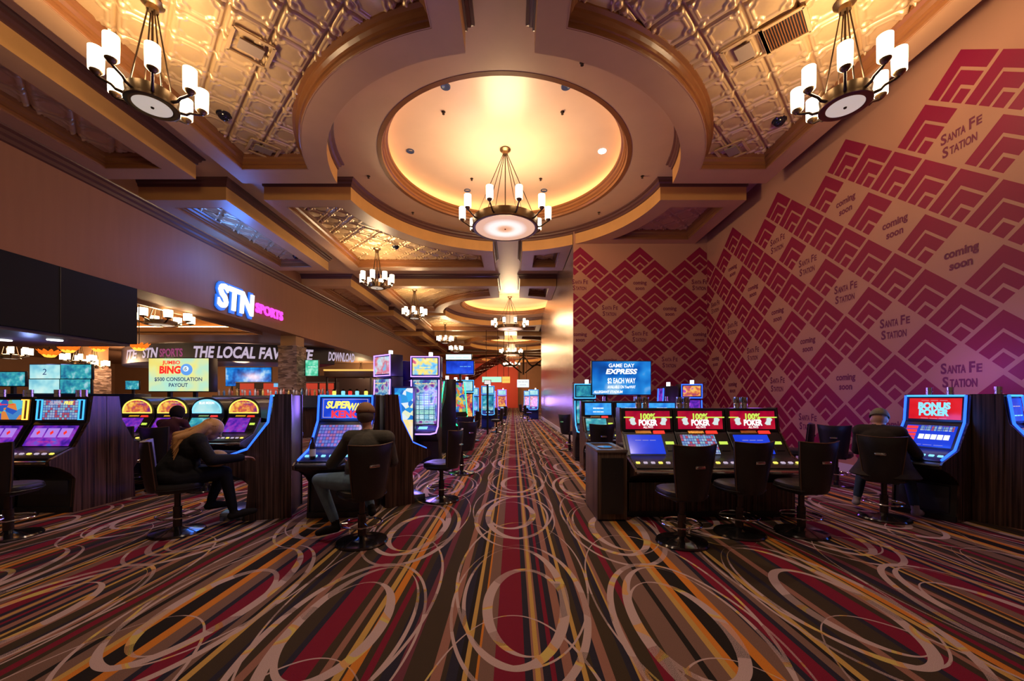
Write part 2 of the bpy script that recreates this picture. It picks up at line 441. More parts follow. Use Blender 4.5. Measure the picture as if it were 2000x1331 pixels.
# ------------------------------------------------------------------ printed wall covering
def chevrons(name, axis, org, sgn):
    m, nt, p = newmat(name)
    c = xyz(nt, coords(nt)); a = (c[axis] - org) * sgn; zz = (c[2] - 6.72) * -1
    ux, uy = .512, .442
    i = (zz / uy + a / ux) * .5; j = (zz / uy - a / ux) * .5
    fi, fj = i.fl(), j.fl(); pf, qf = i.fr(), j.fr()
    mn, mxx = pf.mn(qf), pf.mx(qf)
    band = (mn.gt(.045) * mn.lt(.33)).mx(mn.gt(.39) * mn.lt(.635)).mx(mn.gt(.70) * mn.lt(1.0)) * mxx.lt(.955)
    par = lambda k: (k * .5).fr().gt(.25)
    both = par(fi) * par(fj)
    band = band * (both * -1 + 1) * (fi + fj).gt(-.5)
    nz = S(nt, noise(nt, coords(nt), .8, 2))
    base = mixc(nt, nz, (.40, .200, .125), (.46, .235, .150))
    nt.links.new(mixc(nt, band, base, (.235, .006, .042)), p.inputs['Base Color'])
    p.inputs['Roughness'].default_value = .5; p.inputs['Specular IOR Level'].default_value = .3
    return m
INK = simple('printed_ink', (.15, .012, .045), .6)
def words_on(mb, kind, o, ux):
    o, ux = Vector(o), Vector(ux); up = Vector((0, 0, 1))
    if kind == 'S':
        for word, dz, wd in (('SANTA FE', .10, .50), ('STATION', -.11, .44)):
            a = word.split(' ')
            if len(a) == 2:
                put(mb, 'S', o + up * dz - ux * .235, ux, up, .16, .085, .03); put(mb, 'ANTA', o + up * (dz - .02) - ux * .06, ux, up, .12, .25, .032)
                put(mb, 'F', o + up * dz + ux * .145, ux, up, .16, .075, .03); put(mb, 'E', o + up * (dz - .02) + ux * .235, ux, up, .12, .07, .032)
            else:
                put(mb, 'S', o + up * dz - ux * .21, ux, up, .16, .085, .03); put(mb, 'TATION', o + up * (dz - .02) + ux * .03, ux, up, .12, .36, .032)
    else:
        put(mb, 'coming', o + up * .07, ux, up, .13, .46, .036); put(mb, 'soon', o + up * -.12, ux, up, .13, .31, .036)
wf = MB().box(XP, XR + .1, YF, YF + .1, 0, UZ).build('wall_front', chevrons('chevron_print_front', 0, 4.35, 1), **ST)
wr = MB().box(XR, XR + .1, -3, YF, 0, UZ + .3).build('wall_right', chevrons('chevron_print_right', 1, 7.96, -1), **ST)
mf, mr = MB(), MB()
for a in range(-6, 18):
    for b in range(-8, 18):
        i, j = 2 * a + 1, 2 * b + 1
        if i + j < 1: continue
        x, z = (i - j) * .512, 6.72 - (i + j + 1) * .442
        if z < .9: continue
        k = 'C' if b % 2 == 0 else 'S'
        if XP + .0 < 4.35 + x < XR - .2: words_on(mf, k, (4.35 + x, YF, z), (1, 0, 0))
        if 2.5 < 7.96 - x < YF - .1: words_on(mr, k, (XR, 7.96 - x, z), (0, -1, 0))
mf.build('lettering', INK, wf, fix=False); mr.build('lettering', INK, wr, fix=False)
MB().box(XP, XP + .12, YF + .1, 29.3, 0, UZ).build('wall_divider', BRUSH, **ST)
MB().box(XP - .025, XP - .001, YF - .02, 29.3, 0, .17).build('baseboard_divider', WHITE, **ST)
MB().box(XR - .025, XR - .001, -3, YF - .001, 0, .19).build('baseboard_right', WHITE, **ST)
MB().box(XP + .01, XR - .03, YF - .025, YF - .001, 0, .17).build('baseboard_front', WHITE, **ST)
# left bulkhead with its cornice
MB().box(XL - .95, XL, -3, YE, 4.41, UZ).build('wall_left', LWALL, **ST)
def cornice(name, x, y0, y1, zt, mat_, s=1):
    pr = [(0, zt - .26), (.05, zt - .24), (.06, zt - .17), (.11, zt - .13), (.12, zt - .06), (.19, zt - .03), (.20, zt), (0, zt)]
    q = MB(); n = len(pr)
    q.add([(x + s * a, y, z) for y in (y0, y1) for a, z in pr], [(i, (i + 1) % n, n + (i + 1) % n, n + i) for i in range(n)] + [tuple(range(n)), tuple(range(n, 2 * n))[::-1]])
    return q.build(name, mat_, **ST)
cornice('trim_1', XL + .002, -3, YE, LZ, DTRIM)
# ------------------------------------------------------------------ ceiling
def circ(cx, cyy, r, n=72): return [(cx + r * math.cos(2 * PI * i / n), cyy + r * math.sin(2 * PI * i / n)) for i in range(n)]
DOMES = [YC + PER * k for k in range(4)]
R0, R1, R2 = 4.65, 4.15, 3.02
q = MB(); plate(q, [(XL, -4), (XR + .1, -4), (XR + .1, YE), (XL, YE)], [circ(X0, y, R2 + .06)[::-1] for y in DOMES], UZ)
q.build('ceiling', PLU, fix=False, **ST)
def arc(r, v_from_u=None, u_start=None, v_end=None, n=22):
    t0, t1 = math.acos(u_start / r), math.asin(v_end / r)
    return [(r * math.cos(t0 + (t1 - t0) * i / n), r * math.sin(t0 + (t1 - t0) * i / n)) for i in range(n + 1)]
def tile_field(n):
    g = (np.arange(n + 1) / n) - .5
    u, v = np.meshgrid(g, g)
    au, av = abs(u), abs(v); m = np.maximum(au, av)
    rc = np.hypot(au - .36, av - .36)
    d = np.maximum(m - .35, .17 - rc)
    h = np.zeros_like(u)
    h += .036 * np.clip(1 - abs(d) / .045, 0, 1)
    h += .028 * np.clip(1 - abs(m - .43) / .03, 0, 1)
    h -= .045 * np.clip((m - .455) / .02, 0, 1)
    h += .045 * np.clip(1 - (rc / .095) ** 2, 0, 1) * (rc < .095)
    h += .010 * np.clip(-d / .25, 0, 1)
    h += .010 * np.clip(1 - abs(rc - .12) / .02, 0, 1)
    return h
def tin(parent, inside, bx, n, sz=.57):
    """pressed tiles laid diagonally; inside(x,y) keeps the cells above the recess"""
    H = tile_field(n); x0, x1, y0, y1 = bx; c = math.sqrt(.5)
    st = sz / n
    K = int((abs(x1 - x0) + abs(y1 - y0)) / sz) + 4
    cx, cyy = math.floor((x0 + x1) / 2 / (sz / c)) * sz / c, math.floor((y0 + y1) / 2 / (sz / c)) * sz / c
    A = np.arange(-K * n, K * n + 1)
    gu, gv = np.meshgrid(A * st, A * st, indexing='ij')
    X = cx + (gu - gv) * c; Y = cyy + (gu + gv) * c
    hh = H[np.mod(A, n)][:, np.mod(A, n)]
    Z = TZ - hh
    mx_, my_ = (X[:-1, :-1] + X[1:, 1:]) / 2, (Y[:-1, :-1] + Y[1:, 1:]) / 2
    keep = inside(mx_, my_)
    N = len(A); idx = np.arange(N * N).reshape(N, N)
    ii, jj = np.nonzero(keep)
    F = np.stack([idx[ii, jj], idx[ii, jj + 1], idx[ii + 1, jj + 1], idx[ii + 1, jj]], 1)
    used, inv = np.unique(F, return_inverse=True)
    V = np.stack([X.ravel()[used], Y.ravel()[used], Z.ravel()[used]], 1); F = inv.reshape(F.shape)
    me = bpy.data.meshes.new('tin_panel'); me.from_pydata(V.tolist(), [], F.tolist()); me.materials.append(TIN)
    me.polygons.foreach_set('use_smooth', [True] * len(me.polygons))
    o = bpy.data.objects.new('tin_panel', me); COL.objects.link(o); o.parent = parent
    return o
def coffer(outer, inner, inside, n):
    q = MB(); plate(q, outer, [inner[::-1]], LZ)
    ob = q.build('ceiling_coffer', PLB, fix=False, **ST)
    q = MB(); sweep(q, outer, [(0, LZ), (0, UZ)]); q.build('side_face', PLS, ob, fix=True)
    q = MB(); sweep(q, outer, [(.0, UZ - .20), (.03, UZ - .19), (.035, UZ - .13), (.075, UZ - .10), (.085, UZ - .05), (.13, UZ - .03), (.135, UZ)]); q.build('crown_molding', DTRIM, ob)
    q = MB(); sweep(q, inner, [(0.02, LZ - .004), (0, LZ + .03), (0, LZ + .09), (-.025, LZ + .10), (-.03, LZ + .15), (-.07, LZ + .19), (-.08, LZ + .23), (-.13, LZ + .26), (-.135, TZ + .03)]); q.build('recess_molding', WOODT, ob)
    xs, ys = [a for a, b in inner], [b for a, b in inner]
    tin(ob, inside, (min(xs), max(xs), min(ys), max(ys)), n)
    return ob
U0, V0, V1 = .53, .41, 6.30
def wide(sx, yc, sy, n, u1=6.45, vmax=None, ulim=None):
    T = lambda P: ccw([(X0 + sx * a, yc + sy * b) for a, b in P])
    def ins(ru0, ru1, rv0, rv1):
        def f(X, Y):
            u, v = (X - X0) * sx, (Y - yc) * sy
            return (u > ru0 - .14) & (u < ru1 + .14) & (v > rv0 - .14) & (v < rv1 + .14) & (np.hypot(u, v) > R0 - .14)
        return f
    if ulim:       # narrow remainder beside the axis channel
        a = arc(R1, u_start=U0, v_end=math.sqrt(R1 * R1 - ulim * ulim), n=8)
        i = arc(R0, u_start=.98, v_end=math.sqrt(R0 * R0 - (ulim - .35) ** 2), n=6)
        return coffer(T(a + [(ulim, V1), (U0, V1)]), T(i + [(ulim - .35, V1 - .42), (.98, V1 - .42)]), ins(.98, ulim - .35, 0, V1 - .42), n)
    if vmax:       # cut off by the front wall
        a = arc(R1, u_start=math.sqrt(R1 * R1 - vmax * vmax), v_end=V0)
        vr = vmax - .37
        i = arc(R0, u_start=math.sqrt(R0 * R0 - vr * vr), v_end=V0 + .42)
        return coffer(T(a + [(u1, V0), (u1, vmax)]), T(i + [(u1 - .40, V0 + .42), (u1 - .40, vr)]), ins(0, u1 - .4, V0 + .42, vr), n)
    a = arc(R1, u_start=U0, v_end=V0); i = arc(R0, u_start=.98, v_end=V0 + .62 if sy < 0 else V0 + .42)
    v0i = V0 + .62 if sy < 0 else V0 + .42
    return coffer(T(a + [(u1, V0), (u1, V1), (U0, V1)]), T(i + [(u1 - .40, v0i), (u1 - .40, V1 - .42), (.98, V1 - .42)]), ins(.98, u1 - .4, v0i, V1 - .42), n)
def side(yc, sy, n):
    ya, yb = sorted((yc + sy * (V0 if sy > 0 else V0 + .19), yc + sy * V1))
    o = [(XL, ya), (-7.66, ya), (-7.66, yb), (XL, yb)]
    i = [(-9.38, ya + .46), (-8.12, ya + .46), (-8.12, yb - .46), (-9.38, yb - .46)]
    return coffer(o, i, lambda X, Y: (X > -9.5) & (X < -8.0) & (Y > ya + .33) & (Y < yb - .33), n)
for k, yc in enumerate(DOMES):
    for sy in (-1, 1):
        n = 32 if k == 0 else (16 if k == 1 else 8)
        wide(-1, yc, sy, n); side(yc, sy, 22 if k == 0 else 8)
        if k == 0 and sy < 0: wide(1, yc, sy, 32, 6.43)
        elif k == 0: wide(1, yc, sy, 20, 6.43, vmax=YF - yc - .002); wide(1, yc, sy, 10, ulim=XP - X0 - .02)
        elif k == 1: wide(1, yc, sy, 10, ulim=XP - X0 - .02)
        else: wide(1, yc, sy, 6, 6.43)
    # lip, cove and shallow dome
    q = MB(); sweep(q, circ(X0, yc, R2, 96), [(.10, UZ + .003), (.10, UZ - .006), (.0, UZ - .008), (-.02, UZ + .05), (-.05, UZ + .06), (-.05, UZ + .12), (-.09, UZ + .15), (-.10, UZ + .20), (-.14, UZ + .22), (-.15, UZ + .27), (-.10, UZ + .285), (.0, UZ + .27), (.10, UZ + .26), (.10, UZ + .01)])
    lip = q.build('trim_%d' % (k + 2), WOODT, smooth=True, **ST)
    q = MB(); q.lathe([(R2 + .06, UZ + .265), (R2 + .34, UZ + .27), (R2 + .33, UZ + .36), (R2 + .20, UZ + .46), (R2 - .05, UZ + .515), (R2 - .4, UZ + .535), (1.6, UZ + .545), (0.02, UZ + .55)], 96, (X0, yc, 0))
    d = q.build('ceiling_dome', DOME, smooth=True, fix=False, **ST)
    q = MB(); q.tube([(a, b, UZ + .31) for a, b in circ(X0, yc, R2 + .15, 64)], .022, 6, closed=True)
    o = q.build('cove_light', COVE, smooth=True)
    tag(o, ['warm strip light hidden in the rim of the big near dome', 'strip light in the rim of the second dome along the aisle', 'strip light in the rim of the third dome along the aisle', 'strip light in the rim of the farthest dome'][k], 'cove light', 'cove lights in the ceiling domes')
DZ = UZ + .548
# ------------------------------------------------------------------ chandeliers
def chandelier(name, label, rd, ra, n, drop, nc, power, lit, group, a0=0, sc=1.0):
    t = thing(name, label, 'chandelier', (0, 0, 0), 0, group)
    q = MB(); q.lathe([(0, 0), (.13, 0), (.14, -.03), (.10, -.06), (.075, -.07), (.07, -.14), (0, -.14)], 24); q.build('canopy', BRZ, t, True)
    z0, z1 = -drop, -drop + .17 * sc
    q = MB(); q.lathe([(rd - .05, z0), (rd, z0 - .012), (rd + .035, z0), (rd + .035, z0 + .03), (rd + .015, z0 + .04), (rd + .03, z1), (rd - .01, z1 + .01), (rd - .03, z1), (rd - .01, z0 + .03), (rd - .05, z0 + .01)], 48); q.build('rim', BRZ, t, True)
    q = MB(); q.lathe([(0, z0 - .012), (rd * .6, z0 - .009), (rd - .03, z0 + .004), (rd - .03, z0 + .016), (0, z0 + .012)], 40)
    g = q.build('glass_disc', lit, t, True)
    MB().lathe([(0, z0 - .03), (.018, z0 - .026), (.022, z0 - .012), (0, z0 - .01)], 12).build('finial', BRZD, g, True)
    for k in range(nc):
        a = 2 * PI * (k + .5) / nc + a0
        q = MB(); q.cyl((.05 * math.cos(a), .05 * math.sin(a), -.12), ((rd - .02) * math.cos(a), (rd - .02) * math.sin(a), z1), .010, n=6); q.build('cable', BRZD, t)
    MB().cyl((0, 0, -.12), (0, 0, z0 + .02), .014, n=8).build('rod', BRZD, t)
    ma = mc = mk = None
    zc = -drop + .20 * sc
    for k in range(n):
        a = 2 * PI * (k + .5) / n + a0
        if ma is None:
            q = MB(); pts = [(rd + .01, 0, z0 + .05), (rd + .10, 0, z0 + .06), (ra - .14, 0, z0 + .10), (ra - .04, 0, zc - .07), (ra, 0, zc - .05)]
            q.tube(pts, [.022, .020, .018, .018, .016], 8); A = q.build('arm', BRZD, t, True)
            q = MB(); q.lathe([(.055, 0), (.08, .005), (.083, .16), (.083, .30), (.076, .30), (.076, .02), (.0, .015)], 20, (ra, 0, zc)); B = q.build('candle_shade', CANDLE, t, True)
            q = MB(); q.lathe([(0, -.055), (.03, -.05), (.05, -.03), (.066, -.012), (.07, .006), (.0, .012)], 16, (ra, 0, zc)); D = q.build('cup', BRZ, A, True)
            ma, mc, mk = A, B, D
        else:
            A, B, D = ma.copy(), mc.copy(), mk.copy()
            for o in (A, B, D): COL.objects.link(o)
            A.parent = t; B.parent = t; D.parent = A
        A.rotation_euler = (0, 0, a); B.rotation_euler = (0, 0, a)
    lamp('chandelier_lamp', 'POINT', (0, 0, zc + .15), power, WARM, ra * .55, parent=t)
    return t
SMALL = 170
big = chandelier('dome_chandelier', 'largest chandelier, round lit glass disc and candle lights, under the near dome', .81, 1.10, 10, DZ - 5.85, 6, 380, DISC, 'chandeliers under the domes', PI / 2, 1.2)
big.location = (X0, YC, DZ)
for k, (y, lb) in enumerate(zip(DOMES[1:], ['candle chandelier under the second dome along the aisle', 'candle chandelier under the third dome along the aisle', 'farthest small candle chandelier above the aisle, before the white hanging sign'])):
    dup(big, (X0, y, DZ), .1 * k, lb)
sm = chandelier('candle_chandelier', 'bronze candle chandelier at upper left, hanging from tin coffer', .27, .55, 8, TZ - 5.60, 4, SMALL, DISC2, 'candle chandeliers in the tin coffers', .344)
sm.location = (-5.07, 5.6, TZ)
dup(sm, (4.67, 5.6, TZ), .14, 'bronze candle chandelier at upper right, beside the chevron wall')
for y, rz, lb in ((14.84, .1, 'candle chandelier in the second row of left coffers, beyond the near dome'), (20.5, .2, 'candle chandelier in the third left coffer, left of the second dome'),
                  (29.74, .3, 'candle chandelier in the fourth left coffer, above the far slot machines'), (35.4, .1, 'farthest left coffer candle chandelier, above the aisle screens')):
    dup(sm, (-5.07, y, TZ), rz, lb)
# ------------------------------------------------------------------ small ceiling fixtures
def fixture(name, label, cat, loc, prof, m, group, seg=20):
    o = MB().lathe(prof, seg).build(name, m, smooth=True); o.location = loc; return tag(o, label, cat, group)
LENS = simple('blue_lens', (.05, .07, .16), .15)
def dz(r): return UZ + .545 - max(0, r - 1.6) * .011
rng = [(-1.18, -2.08, 'left of the two nearest'), (1.28, -2.08, 'right of the two nearest'), (-2.45, .05, 'leftmost'), (2.5, .05, 'rightmost, shining white'), (-1.2, 2.0, 'left of the two farthest'), (1.15, 2.0, 'right of the two farthest')]
for dx, dy, lb in rng:
    r = math.hypot(dx, dy)
    fixture('recessed_downlight', lb + ' recessed downlight set in the near dome', 'downlight', (X0 + dx, YC + dy, dz(r)), [(0, -.012), (.06, -.012), (.075, -.02), (.10, -.016), (.105, .012)], NW if 'white' in lb else LENS, 'downlights in the near dome')
SPR = [(-1.35, -1.35, UZ + .54), (1.3, -1.35, UZ + .54), (-1.0, 1.35, UZ + .54), (1.0, 1.35, UZ + .54), (-1.72, -3.28, UZ), (1.4, -3.3, UZ), (-3.6, .25, UZ), (3.6, .25, UZ), (-2.95, 2.3, UZ), (2.9, 2.3, UZ)]
for dx, dy, z in SPR:
    fixture('fire_sprinkler', ('small brass fire sprinkler on the near dome ceiling' if z > UZ else 'small brass fire sprinkler on the ring around the near dome'), 'sprinkler', (X0 + dx, YC + dy, z),
            [(.045, .004), (.045, -.01), (.016, -.012), (.012, -.045), (.03, -.05), (.03, -.055), (0, -.055)], BRZD, 'sprinklers inside the near dome' if z > UZ else 'sprinklers on the ring of the near dome', 10)
for x, y, lb in ((-5.67, 7.81, 'black security camera dome in the left tin ceiling'), (5.33, 7.97, 'black security camera dome in the right tin ceiling'), (-4.3, 14.6, 'black security camera dome in the tin ceiling past the near dome'), (-8.5, 15.6, 'black security camera dome in the narrow coffer over the wall sign')):
    fixture('security_camera', lb, 'camera', (x, y, TZ), [(.13, .0), (.13, -.03), (.11, -.04), (.10, -.075), (.06, -.115), (0, -.13)], simple('dark_dome', (.01, .01, .02), .08), 'security camera domes', 24)
def vent(x, y, lb, kind):
    o = thing('ceiling_vent', lb, 'vent', (x, y, TZ - .048), PI / 4)
    q = MB(); s = .27
    for a in (-1, 1): q.box(-s, s, a * s - .025, a * s + .025, -.02, .0); q.box(a * s - .025, a * s + .025, -s, s, -.02, .0)
    q.build('frame', TIN, o)
    if kind:
        q = MB()
        for k in range(15): q.box(-s + .03, s - .03, -s + .04 + k * .034, -s + .052 + k * .034, -.016, .004)
        q.build('slat', WOODT, o); MB().box(-s + .02, s - .02, -s + .02, s - .02, .0, .008).build('backing', BLK, o)
    else: MB().box(-s * .62, s * .62, -s * .42, s * .42, -.024, -.002).build('panel', simple('grey_panel', (.30, .22, .16), .6), o)
vent(4.10, 5.99, 'slatted air vent in the right tin ceiling, beside the upper right chandelier', 1)
vent(-4.14, 6.29, 'flat access panel in the left tin ceiling', 0); vent(3.70, 6.36, 'flat access panel in the right tin ceiling, beside the slatted vent', 0)
vent(-5.55, 8.85, 'plain panel at the far left corner of the left tin ceiling', 0); vent(4.9, 8.9, 'plain panel at the far corner of the right tin ceiling', 0)
vent(-4.5, 12.6, 'slatted air vent in the tin ceiling past the near dome, above hanging lights', 1)
# ------------------------------------------------------------------ sports lounge beyond the left bulkhead
SZ = 4.42
q = MB(); tray = [(-19, 10.2), (-11.3, 10.2), (-11.3, 17.7), (-19, 17.7)]
plate(q, [(-34, -3), (XL - .95, -3), (XL - .95, YE), (-34, YE)], [tray[::-1]], SZ)
lc = q.build('ceiling_lounge', simple('lounge_ceiling', (.30, .17, .10), .5, 0, .4, .1), fix=False, **ST)
q = MB(); sweep(q, tray, [(.0, SZ - .10), (.10, SZ - .10), (.10, SZ), (-.02, SZ + .04), (-.02, SZ + .22), (.22, SZ + .22), (.22, SZ + .72)]); q.build('tray_molding', simple('tray_wood', (.42, .22, .09), .4), lc)
MB().add([(-19.4, 9.8, SZ + .72), (-11, 9.8, SZ + .72), (-11, 18, SZ + .72), (-19.4, 18, SZ + .72)], [(0, 3, 2, 1)]).build('tray_top', PLU, lc, fix=False)
q = MB(); q.tube([(-19.1, 10.1, SZ + .27), (-11.2, 10.1, SZ + .27), (-11.2, 17.8, SZ + .27), (-19.1, 17.8, SZ + .27)], .02, 6, closed=True)
tag(q.build('cove_light', COVE), 'warm strip light around the tray ceiling of the sports lounge', 'cove light')
MB().box(-34, XL - .95, 34, 34.2, 0, SZ).build('wall_back', TAN, **ST)
MB().box(-34.2, -34, -3, 34, 0, SZ).build('wall_far_left', TAN, **ST)
q = MB(); q.box(-19, -11.0, 33.7, 33.95, 0, 3.4); q.build('wall_lounge', DBROWN, **ST)
# stone faced column under the bulkhead
col = thing('stone_column', 'stacked stone column with plain tan top under the left bulkhead', 'column', (-10.47, 18.9, 0)); col['kind'] = 'structure'
MB().box(-.43, .43, -.43, .43, 0, 3.9).build('stone_cladding', STONE, col); MB().box(-.36, .36, -.36, .36, 3.9, 4.41).build('column_top', TAN, col)
MB().box(-.45, .45, -.45, .45, 3.88, 3.94).build('cap_stone', STONE, col)
col2 = thing('stone_column', 'distant stone column behind the quad video screen at far left', 'column', (-23.6, 22.4, 0)); col2['kind'] = 'structure'
MB().box(-.5, .5, -.5, .5, 0, 3.2).build('stone_cladding', STONE, col2); MB().box(-.42, .42, -.42, .42, 3.2, 4.42).build('column_top', TAN, col2)
# curved banner
BC, BR = (-16.6, 30.0), 9.2
bn = thing('curved_banner', 'long dark curved fascia banner with white and magenta slogan over the sports bar', 'banner')
q = MB(); q.lathe([(BR, 3.45), (BR, 4.38), (BR - .15, 4.38), (BR - .15, 3.45), (BR, 3.45)], 64, (BC[0], BC[1], 0), a0=-PI / 2 - 1.02, a1=-PI / 2 + .74); q.build('board', BANB, bn)
q = MB(); q.lathe([(BR - .02, 3.44), (BR - 3.5, 3.44), (BR - 3.5, 3.6), (BR - .02, 3.6)], 64, (BC[0], BC[1], 0), a0=-PI / 2 - 1.02, a1=-PI / 2 + .74); q.build('underside', simple('blue_grey_panel', (.08, .10, .25), .4), bn)  # blue light on the underside put into its colour
def put_arc(mb, body, sc_, zc, h, wd=None, bold=.02, shear=.2):
    v, f, tw = textgeo(body, bold, shear); sx = wd / tw if wd else h
    mb.add([(BC[0] + (BR + .012) * math.sin(sc_ / BR + x * sx / BR), BC[1] - (BR + .012) * math.cos(sc_ / BR + x * sx / BR), zc + (y - .5) * h) for x, y in v], f)
for t, s, wd, h in (('STN', -2.80, 1.24, .52), ('THE LOCAL FAVORITE', 2.80, 5.76, .60), ('DOWNLOAD', 7.22, 1.53, .50), ('ITE', -4.60, 1.48, .5)):
    q = MB(); put_arc(q, t, s, 3.93, h, wd, .035); q.build('slogan_word', TPK, bn, fix=False)
q = MB(); put_arc(q, 'SPORTS', -1.37, 3.90, .42, 1.41, .03, 0); q.build('slogan_word', TMD, bn, fix=False)
# wall sign
sg = thing('wall_sign', 'illuminated white and magenta letter sign on the left bulkhead', 'sign', (XL + .01, 0, 0))
q = MB(); put(q, 'STN', (0, 14.25, 5.02), (0, 1, 0), (0, 0, 1), .80, 1.84, .03, .10, lift=.09, thick=.06); q.build('letter', TWS, sg)
q = MB(); put(q, 'STN', (0, 14.25, 5.02), (0, 1, 0), (0, 0, 1), .88, 1.92, .07, .10, lift=.02, thick=.05); q.build('halo', HALO, sg)
q = MB(); put(q, 'SPORTS', (0, 16.25, 5.02), (0, 1, 0), (0, 0, 1), .37, 1.80, .03, 0, lift=.05, thick=.05); q.build('word', TM, sg)
lamp('sign_glow', 'POINT', (.55, 14.2, 5.3), 26, (.08, .25, 1), .4, parent=sg)
lamp('sign_glow', 'POINT', (1.0, 13.0, 5.9), 95, (.05, .22, 1), .4, parent=sg)
# black canopy at far left
cp = thing('black_canopy', 'black panelled box canopy hanging at far left under the bulkhead', 'canopy', (0, 0, 0))
MB().box(-14.5, XL - .004, 2.0, 10.6, 2.93, 4.41).build('fascia', BLACKP, cp)
q = MB()
for y in (5.2, 7.1, 8.8): q.box(XL - .004, XL + .003, y - .006, y + .006, 2.94, 4.40)
q.build('panel_joint', BLK, cp)
q = MB(); q.box(-14.4, XL - .1, 2.1, 10.5, 2.86, 2.93); q.build('underside', simple('canopy_underside', (.10, .08, .12), .35), cp)
for x, y, lb in ((-11.9, 9.3, 'left'), (-10.7, 9.3, 'right')):
    fixture('recessed_downlight', lb + ' lit downlight under the black canopy', 'downlight', (x, y, 2.858), [(0, -.01), (.10, -.012), (.13, -.016), (.135, .0)], NW, 'downlights under the black canopy')
lamp('canopy_lamp', 'POINT', (-11.3, 9.3, 2.5), 8, (.3, .4, 1), .1)
# flower pendants
PET = emis('orange_glass', (1, .16, .01), 1.1); PET2 = emis('amber_glass', (1, .42, .04), 1.7)
def flower(loc, lb):
    t = thing('flower_pendant', lb, 'pendant lamp', loc, 0, 'orange flower pendants')
    for j, (r, z, k) in enumerate(((.25, .12, 11), (.21, .05, 10), (.15, -.01, 8))):
        q = MB()
        for i in range(k):
            a = 2 * PI * (i + .5 * j) / k; c, s = math.cos(a), math.sin(a); wd = r * 2.6 / k
            P = [(r * .25, 0, z - .05), (r * .7, wd, z - .03), (r, wd * .6, z + .02), (r * 1.1, 0, z + .05), (r, -wd * .6, z + .02), (r * .7, -wd, z - .03)]
            P2 = [(x, y, zz + .02) for x, y, zz in P]; n = len(P)
            q.add([(x * c - y * s, x * s + y * c, zz) for x, y, zz in P + P2], [tuple(range(n)), tuple(range(n, 2 * n))[::-1]] + [(u, (u + 1) % n, n + (u + 1) % n, n + u) for u in range(n)])
        q.build('petal_ring', (PET, PET, PET2)[j], t)
    MB().cyl((0, 0, .05), (0, 0, SZ + .72 - loc[2]), .012, n=6).build('rod', BRZD, t)
for x, y, z, lb in ((-14.2, 12.2, 2.80, 'lowest orange glass flower pendant of the cluster at far left'), (-13.4, 12.0, 2.92, 'second orange flower pendant of the far left cluster'), (-12.9, 12.4, 3.0, 'orange flower pendant between the far left cluster and the canopy corner'), (-11.55, 12.3, 3.02, 'orange flower pendant nearest the canopy corner')):
    flower((x, y, z), lb)
for x, y, z, lb in ((-11.75, 13.3, SZ + .70, 'candle chandelier in the tray ceiling behind the bulkhead'), (-20.2, 16, SZ, 'leftmost candle chandelier in the lounge beyond the canopy'), (-20.4, 18.7, SZ, 'candle chandelier over the quad video screen'), (-22.6, 21.5, SZ, 'small distant candle chandelier near the distant stone column'), (-12.3, 32.2, SZ, 'distant candle chandelier behind the tall purple slot machine')):
    c = dup(sm, (x, y, z), .2, lb, 'candle chandeliers of the lounge')
    c.scale = (1.45, 1.45, .80) if y == 13.3 else (.95, .95, .9)
# screens on stands
def text_lines(parent, name, lines, y, z0, hgt, wdt, x0=0, ux=(1, 0, 0), uy=(0, 0, 1)):
    by = {}
    for body, rz_, h, wd, m, bold, sh in lines: by.setdefault(m.name, (m, []))[1].append((body, rz_, h, wd, bold, sh))
    for m, L in by.values():
        q = MB()
        for body, rz_, h, wd, bold, sh in L:
            px = 0
            if isinstance(rz_, tuple): px, rz_ = rz_
            put(q, body, Vector((x0, y, z0)) + Vector(ux) * (px * wdt) + Vector(uy) * (rz_ * hgt), ux, uy, h * hgt, wd * wdt if wd else None, bold, sh)
        q.build(name, m, parent, fix=False)
def tv(label, loc, rz, wd, h, mat_, lines=(), legs=(), depth=.09, cat='screen', group=None):
    t = thing('video_screen', label, cat, loc, rz, group)
    MB().box(-wd / 2 - .02, wd / 2 + .02, 0, depth, -h / 2 - .02, h / 2 + .02).build('frame', BLK, t, bevel=.006)
    s = MB().box(-wd / 2, wd / 2, -.012, 0, -h / 2, h / 2).build('panel', mat_, t)
    if lines: text_lines(s, 'lettering', lines, -.014, 0, h, wd)
    for x in legs: MB().box(x - .04, x + .04, depth * .3, depth * .3 + .06, -loc[2], -h / 2).build('post', BLK, t)
    return t, s
t, s = tv('yellow bingo promotion screen above the arched machines', (-7.76, 9.25, 2.04), .0, 1.38, .76, SY,
          [('JUMBO', (-.12, .38), .11, .30, TR, .03, 0), ('BING', (-.14, .16), .22, .36, TR, .05, .05), ('$500 CONSOLATION', -.13, .115, .80, TN, .02, 0), ('PAYOUT', -.31, .115, .32, TN, .02, 0)], (-.3, .3), .26)
MB().ell((.20, -.03, .12), (.135, .05, .135), 24, 14).build('ball', emis('blue_ball', (.12, .35, .85), .9), s, True)
q = MB(); q.cyl((.225, -.088, .135), (.225, -.076, .135), .062, n=20); b = q.build('ball_spot', emis('ball_white', (.8, .9, 1), 1), s)
q = MB(); put(q, 'i5', (.225, -.090, .135), (1, 0, 0), (0, 0, 1), .07, .065, .02); q.build('ball_number', TN, s, fix=False)
tv('blue stadium promotion screen before the front chevron wall', (2.53, 9.3, 1.97), 0, 1.36, .77, SBP,
   [('GAME DAY', .38, .115, .44, TW, .012, 0), ('EXPRESS', .20, .15, .54, TW, .04, .2), ('$2 EACH WAY', -.08, .16, .48, TW, .02, 0), ('AVAILABLE ON YourWAY', -.27, .09, .48, TW, .02, 0), ('ALLEGIANT STADIUM', (-.23, -.42), .075, .50, TW, .03, .2)], (-.36, .42), .1)
